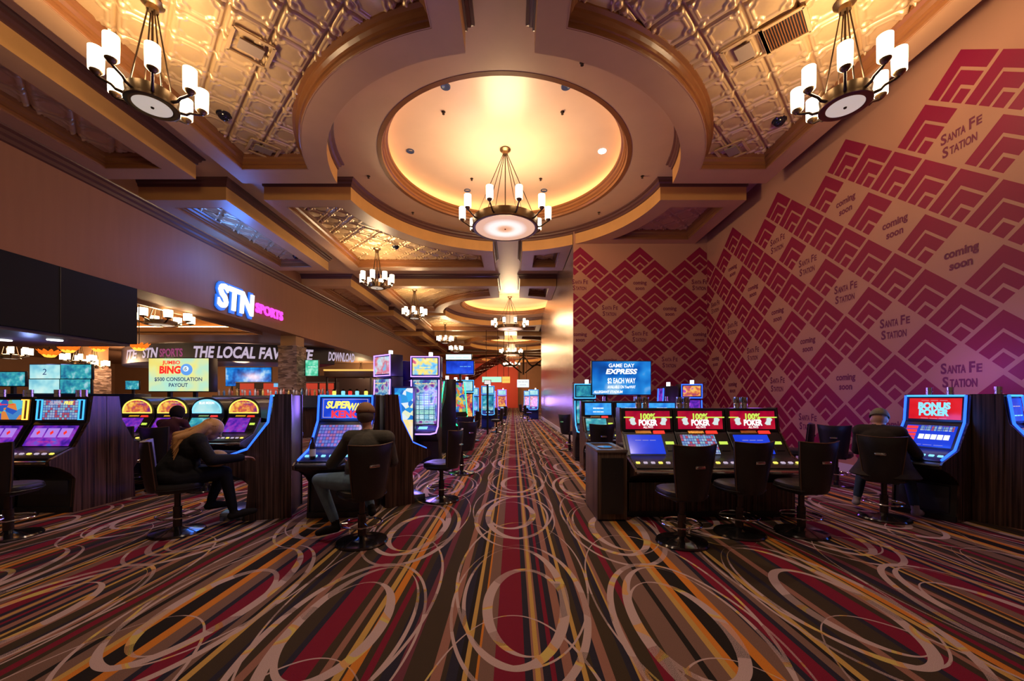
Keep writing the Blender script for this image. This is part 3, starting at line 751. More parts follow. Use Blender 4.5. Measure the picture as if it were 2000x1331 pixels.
for i, (x, z, m, ln, lb) in enumerate(((-11.16, 2.13, SCYAN, [('2', .0, .45, .14, TN, .0, .1)], 'pale blue quarter of the quad video screen, showing a numeral'), (-10.42, 2.13, STEAL, [], 'upper right quarter of the quad video screen'),
                                       (-11.18, 1.78, SCYAN, (), 'plain pale lower left quarter of the quad video screen'), (-10.44, 1.78, STEAL, (), 'lower right quarter of the quad video screen, playing a ball game'))):
    tv(lb, (x, 9.5, z), 0, .71, .33, m, ln, (), .06, group='quad video screen panels')
MB_ = MB(); MB_.box(-11.9, -8.9, 9.35, 9.8, 0, 1.60)
tag(MB_.build('screen_plinth', simple('blue_black_cabinet', (.012, .02, .07), .35), bevel=.01), 'long dark blue cabinet under the quad video screen', 'cabinet')
tv('small video screen at the far left edge with red panel', (-12.1, 9.6, 1.96), 0, .66, .33, STEAL, (), (0,), .06)
tv('small distant video screen left of the bingo screen', (-15.3, 16, 2.02), 0, .52, .34, STEAL, (), (0,), .06)
tv('green video screen beside the stone column', (-9.7, 19.2, 2.95), 0, .6, .75, SGRN, [('\u2014 \u2014 \u2014', .1, .2, .6, TW, .02, 0)], (), .08)
tv('large blue video wall behind the sports bar', (-18.6, 28, 3.0), 0, 3.2, 1.3, SBP, (), (-1.2, 1.2), .1)
# bar with bottles
bar = thing('bar_counter', 'bar counter with a bright back shelf beneath the bulkhead', 'bar', (-9.3, 15, 0))
MB().box(-2.3, 2.3, 0, .6, 0, 1.12).build('counter', WOOD, bar); MB().box(-2.35, 2.35, -.06, .66, 1.12, 1.17).build('worktop', GUN, bar)
MB().box(-2.25, 2.25, .28, .58, 1.17, 1.60).build('shelf_unit', simple('mirror_shelf', (.35, .35, .4), .1, .9), bar)
BOT = [simple('bottle_%d' % i, c, .08, .0, .8) for i, c in enumerate([(.45, .35, .3), (.10, .25, .5), (.5, .45, .5), (.35, .08, .05), (.55, .38, .1), (.6, .6, .65)])]
bp = [(.035, 0), (.04, .01), (.04, .15), (.03, .19), (.013, .21), (.013, .27), (.016, .275), (0, .275)]
prot = None
for k in range(26):
    x = -11.4 + k * .168; m = k % 6
    if m == 5: o = MB().lathe([(.028, 0), (.028, .004), (.006, .01), (.006, .08), (.03, .11), (.038, .17), (.033, .22)], 10).build('stem_glass', BOT[5], smooth=True); lb, cat = 'clear stem glass on the bar back shelf', 'glass'; g = 'glasses on the bar back shelf'
    else:
        s = random.uniform(.85, 1.15); o = MB().lathe([(r, z * s) for r, z in bp], 10).build('liquor_bottle', BOT[m], smooth=True)
        lb = ['smoky clear', 'blue', 'pale lilac', 'red', 'amber'][m] + ' liquor bottle on the bar back shelf'; cat = 'bottle'; g = ['smoky clear', 'blue', 'pale lilac', 'red', 'amber'][m] + ' bottles on the bar back shelf'
    o.location = (x, 15.43 + (k % 3) * .05, 1.601); tag(o, lb, cat, g)
lamp('bar_lamp', 'AREA', (-9.3, 14.4, 2.4), 18, (1, .8, .7), 1.2, rot=(.7, 0, 0))  # area fill added to brighten the bar, no fixture there
# back bar, red signs, kiosk
bb = thing('back_bar', 'red lit back bar behind the bottle shelf', 'bar', (-15.6, 27, 0))
MB().box(-3.2, 3.6, 0, .5, 0, 2.6).build('carcass', DBROWN, bb)
for x in (-2.9, -1.3, 1.4, 2.5): MB().box(x, x + .95, -.03, 0, 1.55, 2.5).build('lit_panel', SRED2, bb)
MB().box(-.6, 1.1, -.05, 0, 2.25, 2.5).build('name_board', emis('cyan_board', (.2, .55, .9), .8), bb)
for z in (2.05, 2.55): MB().box(-3.2, 3.6, -.06, -.03, z, z + .035).build('shelf', simple('pale_shelf', (.5, .4, .4), .3), bb)
ks = thing('bar_kiosk', 'small bar kiosk with glowing orange canopy beyond the stone column', 'kiosk', (-8.2, 20.4, 0))
q = MB(); q.box(-1.2, 1.2, -.6, .6, 2.55, 2.85); q.build('canopy', simple('canopy_brown', (.12, .06, .03), .4), ks, bevel=.02)
MB().box(-1.22, 1.22, -.62, .62, 2.86, 2.93).build('canopy_light', emis('orange_canopy', (1, .5, .10), 1.1), ks)
for x in (-1.1, 1.1):
    for y in (-.5, .5): MB().box(x - .04, x + .04, y - .04, y + .04, 0, 2.55).build('post', BRZD, ks)
MB().box(-1.15, 1.15, -.55, -.1, 0, 1.5).build('counter', WOOD, ks)
for k, (x, z, c) in enumerate(((-9.0, 1.52, TY), (-8.55, 1.52, TC), (-8.2, 1.52, TR), (-7.85, 1.52, TC), (-7.4, 1.52, TY))):
    t = thing('bar_lantern', ['leftmost yellow', 'left blue', 'red', 'right blue', 'rightmost yellow'][k] + ' lantern on the bar kiosk counter', 'lantern', (x, 20.05, z), 0, 'lanterns on the bar kiosk')
    MB().lathe([(0, 0), (.10, 0), (.10, .03), (.08, .04)], 10).build('base', BRZD, t); MB().lathe([(.085, .04), (.095, .30), (.07, .34)], 10).build('shade', c, t, True); MB().lathe([(.11, .34), (.03, .44), (0, .45)], 10).build('cap', BRZD, t)
lamp('lounge_lamp', 'POINT', (-24, 28, 3.2), 420, (1, .60, .35), .5); lamp('lounge_lamp', 'POINT', (-15, 22, 3.6), 160, (1, .62, .35), .5); lamp('lounge_lamp', 'POINT', (-22, 22, 3.4), 200, (1, .60, .35), .5); lamp('lounge_lamp', 'POINT', (-15, 27, 2.6), 40, (.15, .25, 1), .5)  # added fill points that brighten the lounge, without fixtures of their own
lamp('banner_lamp', 'AREA', (-14.6, 17.8, 4.2), 9, (.85, .6, .8), 1.5, rot=(.9, 0, 0))  # unseen area fill added to light the banner
# ------------------------------------------------------------------ far end of the aisle
MB().box(-14, .75, 61, 61.2, 0, UZ).build('wall_end', REDW, **ST)
MB().box(.75, 14, 62, 62.2, 0, UZ).build('wall_end_tan', TAN, **ST)
lamp('red_wash', 'AREA', (-3, 56, 3), 170, (1, .30, .22), 3, rot=(PI / 2, 0, 0)); lamp('end_lamp', 'POINT', (3, 54, 4), 300, WARM, .5)
tr = thing('arched_trellis', 'red lit arched metal trellis over the end of the aisle', 'trellis', (0, 44, 0))
for j in range(7):
    q = MB(); y = j * 1.3
    q.tube([(-6.4 + 5.6 * math.sin(a), y, 2.6 + 4.0 * (1 - (1 - math.sin(a)) ** 1.6) * .9) for a in [PI / 2 * i / 14 for i in range(15)]], .07, 6); q.build('rib', simple('rust_metal', (.16, .035, .02), .4, .5), tr)  # red light on the steel put into the metal colour
q = MB()
for i in range(10):
    a = PI / 2 * i / 9
    for (j, k) in ((0, 1), (1, 0)):
        q.tube([(-6.4 + 5.6 * math.sin(a), 0, 2.6 + 3.6 * (1 - (1 - math.sin(a)) ** 1.6)), (-6.4 + 5.6 * math.sin(min(PI / 2, a + .3 * (1 if j else -1) + .0)), 7.8, 2.6 + 3.6 * (1 - (1 - math.sin(max(0, min(PI / 2, a + .3 * (1 if j else -1))))) ** 1.6))], .05, 5)
q.build('lattice', MATS['rust_metal'], tr)
br = thing('iron_bracket', 'dark scrolled iron bracket frame hanging above the aisle end', 'bracket', (1.2, 46, 0))
q = MB()
for s in (-1, 1):
    q.tube([(s * 3.2 * (i / 10), 0, 6.0 - .9 * math.sin(PI * i / 10) ** 2 + .25 * math.cos(2 * PI * i / 5)) for i in range(11)], .09, 6); q.tube([(s * 2.2, 0, 6.0), (s * .2, 0, 4.4)], .08, 6)
q.build('scroll', BRZD, br); MB().cyl((0, 0, 4.2), (0, 0, LZ), .10, n=8).build('post', BRZD, br)
def hang_sign(label, loc, wd, h, m, lines):
    t = thing('hanging_sign', label, 'sign', loc)
    MB().box(-wd / 2, wd / 2, 0, .12, -h / 2, h / 2).build('board', m, t)
    text_lines(t, 'lettering', lines, -.004, 0, h, wd)
    for x in (-wd * .3, wd * .3): MB().cyl((x, .06, h / 2), (x, .06, (UZ if loc[0] in (-.55, 1.09) else LZ) - loc[2]), .02, n=6).build('rod', BRZD, t)
hang_sign('white hanging sign with dark lines above the aisle end', (1.09, 43.5, 3.10), 1.30, .85, emis('white_board', (.8, .85, .9), 1), [('\u2014 \u2014 \u2014', .22, .2, .8, TK, .02, 0), ('\u2014 \u2014 \u2014', -.15, .2, .5, TK, .02, 0)])
hang_sign('long green and white lit sign above the far slot machines', (-1.65, 31, 2.95), 1.5, .42, emis('green_board', (.45, .85, .65), 1), [('\u2014 \u2014 \u2014', 0, .4, .7, TG, .01, 0)])
hang_sign('red and yellow lit sign right of the long green sign', (-.55, 31.5, 2.95), .62, .50, emis('yellow_board', (.95, .55, .10), 1), [('\u2014 \u2014 \u2014', 0, .3, .8, TR, .02, 0)])
# ------------------------------------------------------------------ gaming machines
def rot_of(nx, ny): return math.atan2(nx, -ny)
PROF = [(.18, 0), (.18, 1.54), (0, 1.54), (-.035, 1.19), (-.07, 1.15), (-.27, .86), (-.62, .74), (-.66, .71), (-.655, .66), (-.50, .61), (-.34, .52), (-.26, .44), (-.30, .02), (-.30, 0)]
def signal_lamp(t, x, y, z, h=.10):
    q = MB(); q.lathe([(.035, 0), (.035, h * .42), (.030, h * .45), (.030, h * .5), (.035, h * .53), (.035, h), (0, h)], 12, (x, y, z)); q.build('signal_lamp', CHR, t, True)
def slant(name, label, loc, rz, group, w=.68, zs=1.0, body=BLK, neon=None, top=SB, top_lines=(), main=SPUR, main_lines=(), wood=(0, 0), lamps=(), arch=False, foot=False, strip=True, ys=1.0, keys=7, bars=None):
    t = thing(name, label, 'slot machine', loc, rz, group)
    P = [(y * (ys if y < 0 else 1), z * zs) for y, z in PROF]; h = w / 2
    Pt = lambda y, z: (y * ys, z * zs)
    if arch:
        Pc = [(.18, 0), (.18, 1.12 * zs)] + [(y, z) for y, z in P if z < 1.16 * zs and y < 0]
        MB().prism(Pc, -h, h).build('cabinet', body, t, bevel=.008)
        M = Matrix.Rotation(PI / 2, 4, 'Z'); n = 20
        A = [(-h, 1.05 * zs)] + [(-h * math.cos(PI * i / n), (1.22 + .32 * math.sin(PI * i / n) ** .8) * zs) for i in range(n + 1)] + [(h, 1.05 * zs)]
        MB().prism(A, -.06, .40, M=M).build('arched_hood', GUN, t)
        B = [(-x * .86 if 0 else x * .86, z) for x, z in [(-h * math.cos(PI * i / n), (1.24 + .25 * math.sin(PI * i / n) ** .8) * zs) for i in range(n + 1)]]
        s = MB().prism(B, -.075, -.055, M=M).build('top_display', top, t)
        q = MB(); q.tube([(-x, -.078, z) for x, z in B], .012, 6, closed=True); q.build('display_trim', arch, s)
        text_lines(s, 'lettering', top_lines, -.078, 1.36 * zs, .25, w)
    else:
        MB().prism(P, -h, h).build('cabinet', body, t, bevel=.008)
        a, b = Pt(-.035, 1.20), Pt(0, 1.52)
        if a[0] == 0: pass
        f = MB().slab(-h + .015, h - .015, a, b, .014).build('top_frame', body if not neon else GUN, t)
        mg = .05 if not bars else .13
        s = MB().slab(-h + mg, h - mg, Pt(-.031, 1.225), Pt(-.003, 1.495), .012, .014).build('top_display', top, t)
        c = [(x + y) / 2 for x, y in zip(Pt(-.031, 1.225), Pt(-.003, 1.495))]; uy = Vector((0, .028 * ys, .27 * zs)).normalized()
        text_lines(s, 'lettering', top_lines, c[0] - .028, c[1], .27 * zs, w - 2 * mg, uy=uy)
        if bars:
            for x, m in zip((-1, 1), bars):
                q = MB(); x *= h - .075
                for x0 in (x - .03, x + .03): q.slab(x0 - .007, x0 + .007, Pt(-.031, 1.22), Pt(-.003, 1.5), .012, .014)
                for z0 in (1.22, 1.49): q.slab(x - .037, x + .037, Pt(-.031, z0), Pt(-.030, z0 + .012), .012, .014)
                q.build('light_bar', m, t)
    # main screen on the slanted face
    a, b = Pt(-.27, .86), Pt(-.07, 1.15)
    s = MB().slab(-h + .015, h - .015, a, b, .012).build('screen_frame', body, t)
    lp = lambda k: (a[0] + (b[0] - a[0]) * k, a[1] + (b[1] - a[1]) * k)
    sw = h - .06
    if strip and not neon:
        pan = MB().slab(-h + .05, h * .45, lp(.06), lp(.94), .008, .012).build('main_screen', main, s); cx, ww = (-h + .05 + h * .45) / 2, h * 1.45 - .05
        MB().slab(h * .55, h - .05, lp(.5), lp(.62), .01, .012).build('ticket_slot', TG, s); MB().slab(h * .55, h - .05, lp(.2), lp(.40), .01, .012).build('card_reader', GUN, s)
    else: pan = MB().slab(-sw, sw, lp(.05), lp(.95), .008, .012).build('main_screen', main, s); cx, ww = 0, 2 * sw
    mid = lp(.5); uy = Vector((0, b[0] - a[0], b[1] - a[1])).normalized(); L = math.hypot(b[0] - a[0], b[1] - a[1])
    nn = Vector((0, -uy.z, uy.y)) * .024
    if main is SPUR and not arch and rz == 0:
        wq = ww / 3.6
        for kk in range(3):
            x0 = cx + (kk - 1) * wq * 1.08; cq = MB().slab(x0 - wq * .45, x0 + wq * .45, lp(.42), lp(.82), .006, .020).build('card', emis('reel_card', (.42, .22, .80), .9) if 'reel_card' not in MATS else MATS['reel_card'], pan)
            o_ = Vector((x0, 0, 0)) + Vector((0, *lp(.62))) + Vector((0, -uy.z, uy.y)) * .027
            qq = MB(); vx = Vector((1, 0, 0)); qq.add([o_ + vx * .025, o_ + uy * .035, o_ - vx * .025, o_ - uy * .035], [(0, 1, 2, 3)]); qq.build('card_mark', TR, cq, fix=False)
    text_lines(pan, 'lettering', main_lines, mid[0] + nn.y, mid[1] + nn.z, L * .9, ww, x0=cx, uy=uy)
    # strip with note acceptor between screens
    if strip:
        a2, b2 = Pt(-.07, 1.15), Pt(-.035, 1.19)
        q = MB().slab(-h * .5, h * .1, a2, b2, .02).build('note_slot', GOLD, t); MB().slab(h * .2, h * .62, a2, b2, .02).build('note_light', TR, t)
    # deck and keys
    a, b = Pt(-.62, .74), Pt(-.27, .86)
    d = MB().slab(-h + .02, h - .02, a, b, .014).build('button_deck', GUN if not neon else simple('deck_blue', (.01, .02, .10), .25), t, bevel=.004)
    for k in range(keys):
        x = -h * .8 + k * (1.6 * h) / max(1, keys - 1); k0 = .30
        p = lambda u: (a[0] + (b[0] - a[0]) * u, a[1] + (b[1] - a[1]) * u)
        MB().slab(x - .022, x + .022, p(k0), p(k0 + .09), .014, .014).build('key', (TC if neon else (TPK if k % 3 else TY)), d)
    q = MB(); q.tube([(-h, *Pt(-.64, .70)), (-h * .5, *Pt(-.672, .70)), (h * .5, *Pt(-.672, .70)), (h, *Pt(-.64, .70))], .022, 8); q.build('front_rail', CHR if not neon else GUN, t, True)
    MB().box(-h - .01, h + .01, -.34 * ys, .17, 0, .07).build('plinth', BLK, t)
    MB().box(-h + .06, h - .06, (-.28 if ys > .8 else -.24) * ys - .03, -.24 * ys, .10, .42 * zs).build('belly_door', simple('belly_panel', (.025, .03, .05), .3), t, bevel=.006)
    if neon:
        for sx in (-1, 1):
            q = MB(); x = sx * (h - .012)
            q.tube([(x, *Pt(-.035, 1.535)), (x, *Pt(-.075, 1.20)), (x, *Pt(-.30, .87)), (x, *Pt(-.60, .765))], .014, 6); q.build('neon_edge', neon, t)
        q = MB(); q.tube([(-h + .02, -.03, 1.53 * zs), (h - .02, -.03, 1.53 * zs)], .012, 6); q.build('neon_edge', NBC if neon is NB else neon, t)
    Pw = [(y * 1.02 - (.01 if y < 0 else -.01), z * 1.006) for y, z in P]
    for k, s_x in enumerate((-1, 1)):
        if wood[k]:
            x0, x1 = (s_x * h, s_x * (h + wood[k])); MB().prism(Pw, min(x0, x1), max(x0, x1)).build('side_panel', WOOD, t)
    for x in lamps: signal_lamp(t, x, .09, 1.54 * zs)
    if foot: MB().box(-h + .04, h - .04, -.60 * ys, -.34 * ys, 0, .10).build('foot_plate', simple('ribbed_metal', (.22, .27, .36), .25, .8), t, bevel=.01)
    return t
# three poker machines facing the camera
POK = [('100%', (0, .22), .32, .34, TG, .05, 0), ('POKER', (0, -.12), .32, .42, TW, .05, 0), ('ALL PAYS', (0, -.38), .12, .22, TW, .02, 0)]
SBL = screen('screen_royal', [(.0, .03, .62), (.01, .06, .85), (.0, .04, .7)], 2, .75)
for k in range(3):
    t = slant('poker_machine', ['left poker machine of three, beside the tall black waste cabinet', 'middle poker machine of the three beside the waste cabinet', 'right poker machine of three, farthest from the waste cabinet'][k], (1.80 + .70 * k, 5.36, 0), 0, 'red topped poker machines',
              .69, .885, GUN, None, SRD, POK, SBL if k != 1 else SGRID, [('\u2014 \u2014 \u2014', (0, .2), .12, .6, TPK, .02, 0)] if k != 1 else (), wood=(.02 if k == 0 else 0, .02 if k == 2 else 0), lamps=())
    MB().box(-.345, .345, -.36, -.275, .075, .44).build('base_panel', WOOD, t, bevel=.006)
    d = [c for c in t.children if c.name.startswith('top_display')][0]
    for s in (-1, 1):
        for j in range(3):
            q = MB(); M = Matrix.Translation((s * .205, -.048, 1.185)) @ Matrix.Rotation(.12, 4, 'X') @ Matrix.Rotation(s * .25 - (j - 1) * .3, 4, 'Y')
            q.box(-.028, .028, -.002 * j - .004, -.002 * j - .001, -.05, .05, M=M); c = q.build('card', emis('card_face', (.75, .85, .85), .8), d)
    q = MB(); q.box(.10, .32, -.045, -.043, 1.235, 1.25); q.box(-.32, -.19, -.045, -.043, 1.235, 1.25); q.build('scroll', TG, d)
for k, x in enumerate((1.72, 2.28, 3.07)):
    for s in (0, 1): fixture('candle_cup', ['left', 'middle', 'right'][k] + ' pair of chrome cup lamps on the poker machines, ' + ('left' if s == 0 else 'right') + ' cup of the pair', 'lamp', (x + .1 * s, 5.46, 1.3635), [(0, 0), (.042, 0), (.042, .06), (.036, .07), (.042, .08), (.042, .15), (.036, .15), (.036, .03)], CHR, 'chrome cup lamps on the poker machines', 14)
# left pod around the man and woman
neon_lamps = []
t = slant('keno_machine', 'blue neon keno machine that the man in the cap is playing', (-2.22, 5.32, 0), rot_of(.05, -1), 'blue neon machines', .72, 1.0, BLK, NB, SB, [('SUPER', (-.16, .20), .34, .50, TY, .05, .25), ('WAY', (.24, .10), .34, .36, TY, .05, .25), ('KENO', (.02, -.26), .34, .62, TR, .05, 0)], SNUM, (), wood=(.02, .02), strip=False)
d = [c for c in t.children if c.name.startswith('top_display')][0]
q = MB()
for x0, x1, z0, z1 in ((-.29, .29, 1.478, 1.484), (-.29, .29, 1.24, 1.246), (-.29, -.284, 1.24, 1.484), (.284, .29, 1.24, 1.484)): q.slab(x0, x1, (-.034 + (z0 - 1.2) * .1, z0), (-.034 + (z1 - 1.2) * .1, z1), .003, .028)
q.build('outline', TPK, d)
lamp('neon_glow', 'POINT', (-.1, -.55, 1.3), 7, (.05, .22, 1), .2, parent=t)
t = slant('slot_machine', 'slot machine seen edge on that the blonde woman is playing', (-3.07, 5.27, 0), rot_of(-.95, -.3), 'blue neon machines', .64, 1.0, BLK, NB, SCOL, [('\u2014 \u2014 \u2014', 0, .3, .6, TY, .03, 0)], SCOL, (), wood=(.02, .03), strip=False, foot=True)
lamp('neon_glow', 'POINT', (.1, -.6, 1.2), 8, (.10, .25, 1), .2, parent=t)
t = slant('slot_machine', 'slot machine on the aisle side of the pod, in front of the empty stool', (-1.80, 5.80, 0), rot_of(.78, .62), 'blue neon machines', .64, 1.0, BLK, NB, SCOL, [('\u2014 \u2014 \u2014', 0, .3, .6, TY, .03, 0)], SCOL, (), wood=(.03, .02), strip=False, foot=True, ys=.72)
lamp('neon_glow', 'POINT', (0, -.6, 1.2), 8, (.25, .18, 1), .2, parent=t)
# right pod at the man in the beanie
t = slant('poker_machine', 'blue neon poker machine with red top screen, played by the man in beanie', (5.50, 5.18, 0), rot_of(-.93, -.37), 'blue neon machines', .60, 1.0, BLK, NB, SR, [('BONUS', (0, .16), .30, .62, TC, .06, 0), ('POKER', (0, -.16), .30, .58, TC, .06, 0), ('\u2014 \u2014 \u2014', (0, .42), .1, .5, TPK, .02, 0), ('\u2014 \u2014 \u2014', (0, -.44), .1, .5, TPK, .02, 0)], SBL, [('\u2014 \u2014 \u2014', (.05, -.42), .08, .6, TPK, .02, 0)], wood=(.02, .02), strip=False, lamps=(-.10, .10))
ms = [c for c in t.children if c.name.startswith('screen_frame')][0]
q = MB(); a, b = (-.27, .86), (-.07, 1.15); lp = lambda k: (a[0] + .2 * k, a[1] + .29 * k)
for i in range(6): q.slab(-.10 + i * .055, -.055 + i * .055, lp(.72), lp(.93), .003, .021)
q.build('paytable', SGRID, ms); q = MB()
for i in range(4): q.slab(-.235, -.125, lp(.30 + i * .16), lp(.42 + i * .16), .003, .021)
q.build('red_boxes', TR, ms)
for i in range(5): MB().slab(-.09 + i * .06, -.04 + i * .06, lp(.36), lp(.56), .003, .021).build('card', TW, ms)
lamp('neon_glow', 'POINT', (0, -.6, 1.2), 8, (.05, .22, 1), .2, parent=t)
wd = thing('pod_panel', 'dark wood wedge panel between the two neon poker machines at far right', 'panel', (0, 0, 0))
MB().add([(5.625, 4.875, z) for z in (0, 1.545)] + [(5.735, 4.655, z) for z in (0, 1.545)] + [(5.95, 5.0, z) for z in (0, 1.545)] + [(5.85, 5.15, z) for z in (0, 1.545)], [(0, 2, 3, 1), (2, 4, 5, 3), (4, 6, 7, 5), (6, 0, 1, 7), (1, 3, 5, 7), (0, 6, 4, 2)]).build('veneer', WOOD, wd)
t = slant('poker_machine', 'blue neon poker machine cut off by the right edge', (5.97, 4.77, 0), rot_of(.42, -.91), 'blue neon machines', .46, 1.0, BLK, NB, SB, [('\u2014 \u2014 \u2014', (-.05, .2), .26, .6, TPK, .02, 0), ('\u2014 \u2014 \u2014', (0, -.2), .3, .7, TC, .03, 0)], SGRID, (), wood=(.02, .02), strip=False, lamps=(-.05,))
lamp('neon_glow', 'POINT', (0, -.6, 1.2), 5, (.05, .22, 1), .2, parent=t)
lamp('pod_uplight', 'POINT', (6.0, 5.7, 1.9), 14, (.38, .14, 1), .3)  # added purple point for machine glow on the wall, no uplight fixture
lamp('pod_uplight', 'POINT', (4.4, 7.6, 1.7), 20, (.42, .12, 1), .3)  # second added purple point, standing in for machine LEDs behind the bank
# left back-to-back bank with end panels
for k in range(3):
    slant('poker_machine', ['poker machine with blue pay table at the aisle end of the left bank', 'poker machine with orange light bars, second in the left bank', 'poker machine cut off by the left edge'][k], (-6.17 - .76 * k, 5.46, 0), 0, 'poker machines of the left bank', .72, .985, BLK, None, SGRID if k == 0 else SCOL,
          [('SUPER', (-.12, .36), .17, .36, TPK, .04, 0), ('FREE', (.26, .36), .17, .28, TY, .04, .2)] if k == 0 else [('\u2014 \u2014 \u2014', (0, .3), .2, .6, TR, .04, 0)], SPUR, [('\u2014 \u2014 \u2014', (0, -.3), .10, .4, TR, .02, 0)], wood=(0, .045 if k == 0 else 0), lamps=(-.18, .2), strip=False, bars=(NBC, NBC) if k == 0 else (NO, NO), ys=.75)
    slant('poker_machine', ['poker machine facing away at the aisle end of the left bank', 'second poker machine facing away in the left bank', 'third poker machine facing away in the left bank'][k], (-6.17 - .76 * k, 5.84, 0), PI, 'poker machines facing away', .72, .985, BLK, None, SCOL, (), SPUR, (), wood=(.045 if k == 0 else 0, 0), lamps=(.1,), strip=False, keys=3, ys=.75)
# arched machines facing the camera
for k, x in enumerate((-7.12, -6.46, -5.80, -5.10)):
    slant('arched_slot_machine', ['leftmost arched sunset slot machine, below the bingo screen', 'second arched sunset slot machine, before the dark haired person', 'arched slot machine with pale blue hood screen', 'rightmost arched sunset slot machine of the row'][k], (x, 7.62, 0), 0, 'arched slot machines', .63, .985, GUN, None,
          SORG if k != 2 else SCYAN, [('\u2014 \u2014 \u2014', .3, .2, .4, TY, .03, 0)] if k != 2 else [('BLUE MOON', .28, .18, .45, TW, .03, 0)], SPUR if k != 2 else STEAL, (), arch=TY if k != 2 else TC, lamps=())
    slant('arched_slot_machine', ['arched slot machine facing away at the left of the back row', 'second arched slot machine facing away', 'third arched slot machine facing away', 'arched slot machine facing away at the right end of the back row'][k], (x, 8.45, 0), PI, 'arched machines facing away', .63, .985, simple('blue_side', (.01, .03, .14), .3), None, SORG, (), SPUR, (), arch=TY, lamps=(), keys=2)
# second right bank, behind the poker machines
for k in range(3):
    slant('slot_machine', ['blue topped slot machine at the aisle end of the second right bank', 'middle slot machine of the second right bank', 'right slot machine of the second right bank'][k], (1.82 + .68 * k, 8.55, 0), 0, 'slot machines of the second right bank', .66, .93, GUN, None,
          screen('screen_aqua', [(.02, .20, .75), (.05, .4, .9), (.02, .25, .8)], 5, .9), [('\u2014 \u2014 \u2014', (0, .12), .3, .4, TW, .06, 0), ('\u2014 \u2014 \u2014', (0, -.2), .25, .4, TW, .05, 0)], STEAL, (), wood=(.03 if k == 0 else 0, 0), lamps=(.15,))
def upright(name, label, loc, rz, group, w=.62, h=2.3, neon=NP, top=SORG, main=SREEL, body=BLK, lines=(), mlines=(), curve=.0, lampy=True, glow=None, upper=True):
    """tall portrait machine: base, keyboard shelf, curved portrait screen, crown display"""
    t = thing(name, label, 'slot machine', loc, rz, group); a = w / 2; h1 = h * .80 if upper else h
    bz = .70
    P = [(.28, 0), (.28, h1), (-.02 + curve * .3, h1), (-.03, h1 * .75), (-.10 - curve, 1.0), (-.16, bz + .14), (-.40, bz + .05), (-.42, bz), (-.36, bz - .08), (-.18, bz - .2), (-.16, 0)]
    MB().prism(P, -a, a).build('cabinet', body, t, bevel=.01)
    q = MB(); lo, hi = (-.155, bz + .20), (-.035, h1 * .97); midp = (-.045 - curve, h1 * .66)
    nseg = 10; pts = []
    for i in range(nseg + 1):
        u = i / nseg; y = (1 - u) ** 2 * lo[0] + 2 * u * (1 - u) * midp[0] + u * u * hi[0]; z = (1 - u) ** 2 * lo[1] + 2 * u * (1 - u) * midp[1] + u * u * hi[1]; pts.append((y - .012, z))
    q.add([(x, y - d, z) for d in (0, .012) for y, z in pts for x in (-a + .05, a - .05)], [(2 * i + o, 2 * i + 1 + o, 2 * i + 3 + o, 2 * i + 2 + o) for o in (0, 2 * nseg + 2) for i in range(nseg)])
    s = q.build('main_screen', main, t)
    hh = hi[1] - lo[1]; yb = (lo[0] + hi[0]) / 2 - .05
    text_lines(s, 'lettering', mlines, min(p[0] for p in pts[5:]) - .03, lo[1] + hh / 2, hh, w, uy=(0, .02, 1))
    for sx in (-1, 1):
        q = MB(); q.tube([(sx * (a - .008), y - .016, z) for y, z in [(-.40, bz + .03), (-.17, bz + .15)] + pts], .016, 6); q.build('neon_edge', neon, t)
    if upper:
        MB().box(-a - .02, a + .02, -.06, .26, h1 + .01, h).build('crown_box', body, t, bevel=.01)
        c = MB().box(-a + .04, a - .04, -.075, -.06, h1 + .06, h - .05).build('top_display', top, t)
        text_lines(c, 'lettering', lines, -.078, (h1 + h) / 2, h - h1, w)
        q = MB(); z0, z1 = h1 + .02, h - .015; q.tube([(-a, -.07, z0), (a, -.07, z0), (a, -.07, z1), (-a, -.07, z1)], .016, 6, closed=True); q.build('neon_edge', neon, t)
    d = MB().slab(-a + .03, a - .03, (-.40, bz + .055), (-.17, bz + .145), .012).build('button_deck', simple('deck_violet', (.04, .03, .16), .2), t)
    MB().slab(-a * .3, a * .3, (-.33, bz + .083), (-.22, bz + .125), .012, .012).build('key', TC, d)
    q = MB(); q.tube([(-a, -.40, bz + .02), (-a * .6, -.435, bz - .01), (a * .6, -.435, bz - .01), (a, -.40, bz + .02)], .016, 6); q.build('front_rail', neon, t)
    MB().box(-a - .01, a + .01, -.20, .28, 0, .06).build('plinth', BLK, t)
    if lampy:
        q = MB(); q.cyl((a * .3, .1, h if upper else h1), (a * .3, .1, (h if upper else h1) + .10), .045, n=12); q.build('signal_lamp', NW, t)
    if glow: lamp('neon_glow', 'POINT', (0, -.75, h * .62), glow[0], glow[1], .3, parent=t)
    return t
BUF = screen('screen_canyon', [(.10, .04, .45), (.05, .30, .65), (.55, .85, .9), (.45, .10, .40), (.08, .03, .4)], 7, .6)
t = upright('tall_slot_machine', 'tall purple neon slot machine facing the camera, with golden crown screen', (-2.05, 9.35, 0), 0, 'tall purple neon machines', .66, 2.48, NP, screen('screen_gold', [(.1, .35, .85), (.2, .6, .9), (.95, .75, .15), (.95, .85, .4), (.7, .1, .2)], 5, .95), BUF, BLK, [('\u2014 \u2014 \u2014', .0, .2, .4, TY, .04, 0)], [('\u2014 \u2014 \u2014', .42, .06, .7, TY, .04, 0)], glow=(55, (.30, .16, 1)))
s = [c for c in t.children if c.name.startswith('main_screen')][0]
q = MB()
for i in range(5):
    for j in range(4 if i in (0, 4) else 6): q.box(-.245 + i * .10, -.245 + i * .10 + .09, -.20, -.165, .98 + j * .105, 1.075 + j * .105)
q.build('reel_symbols', SREEL, s)
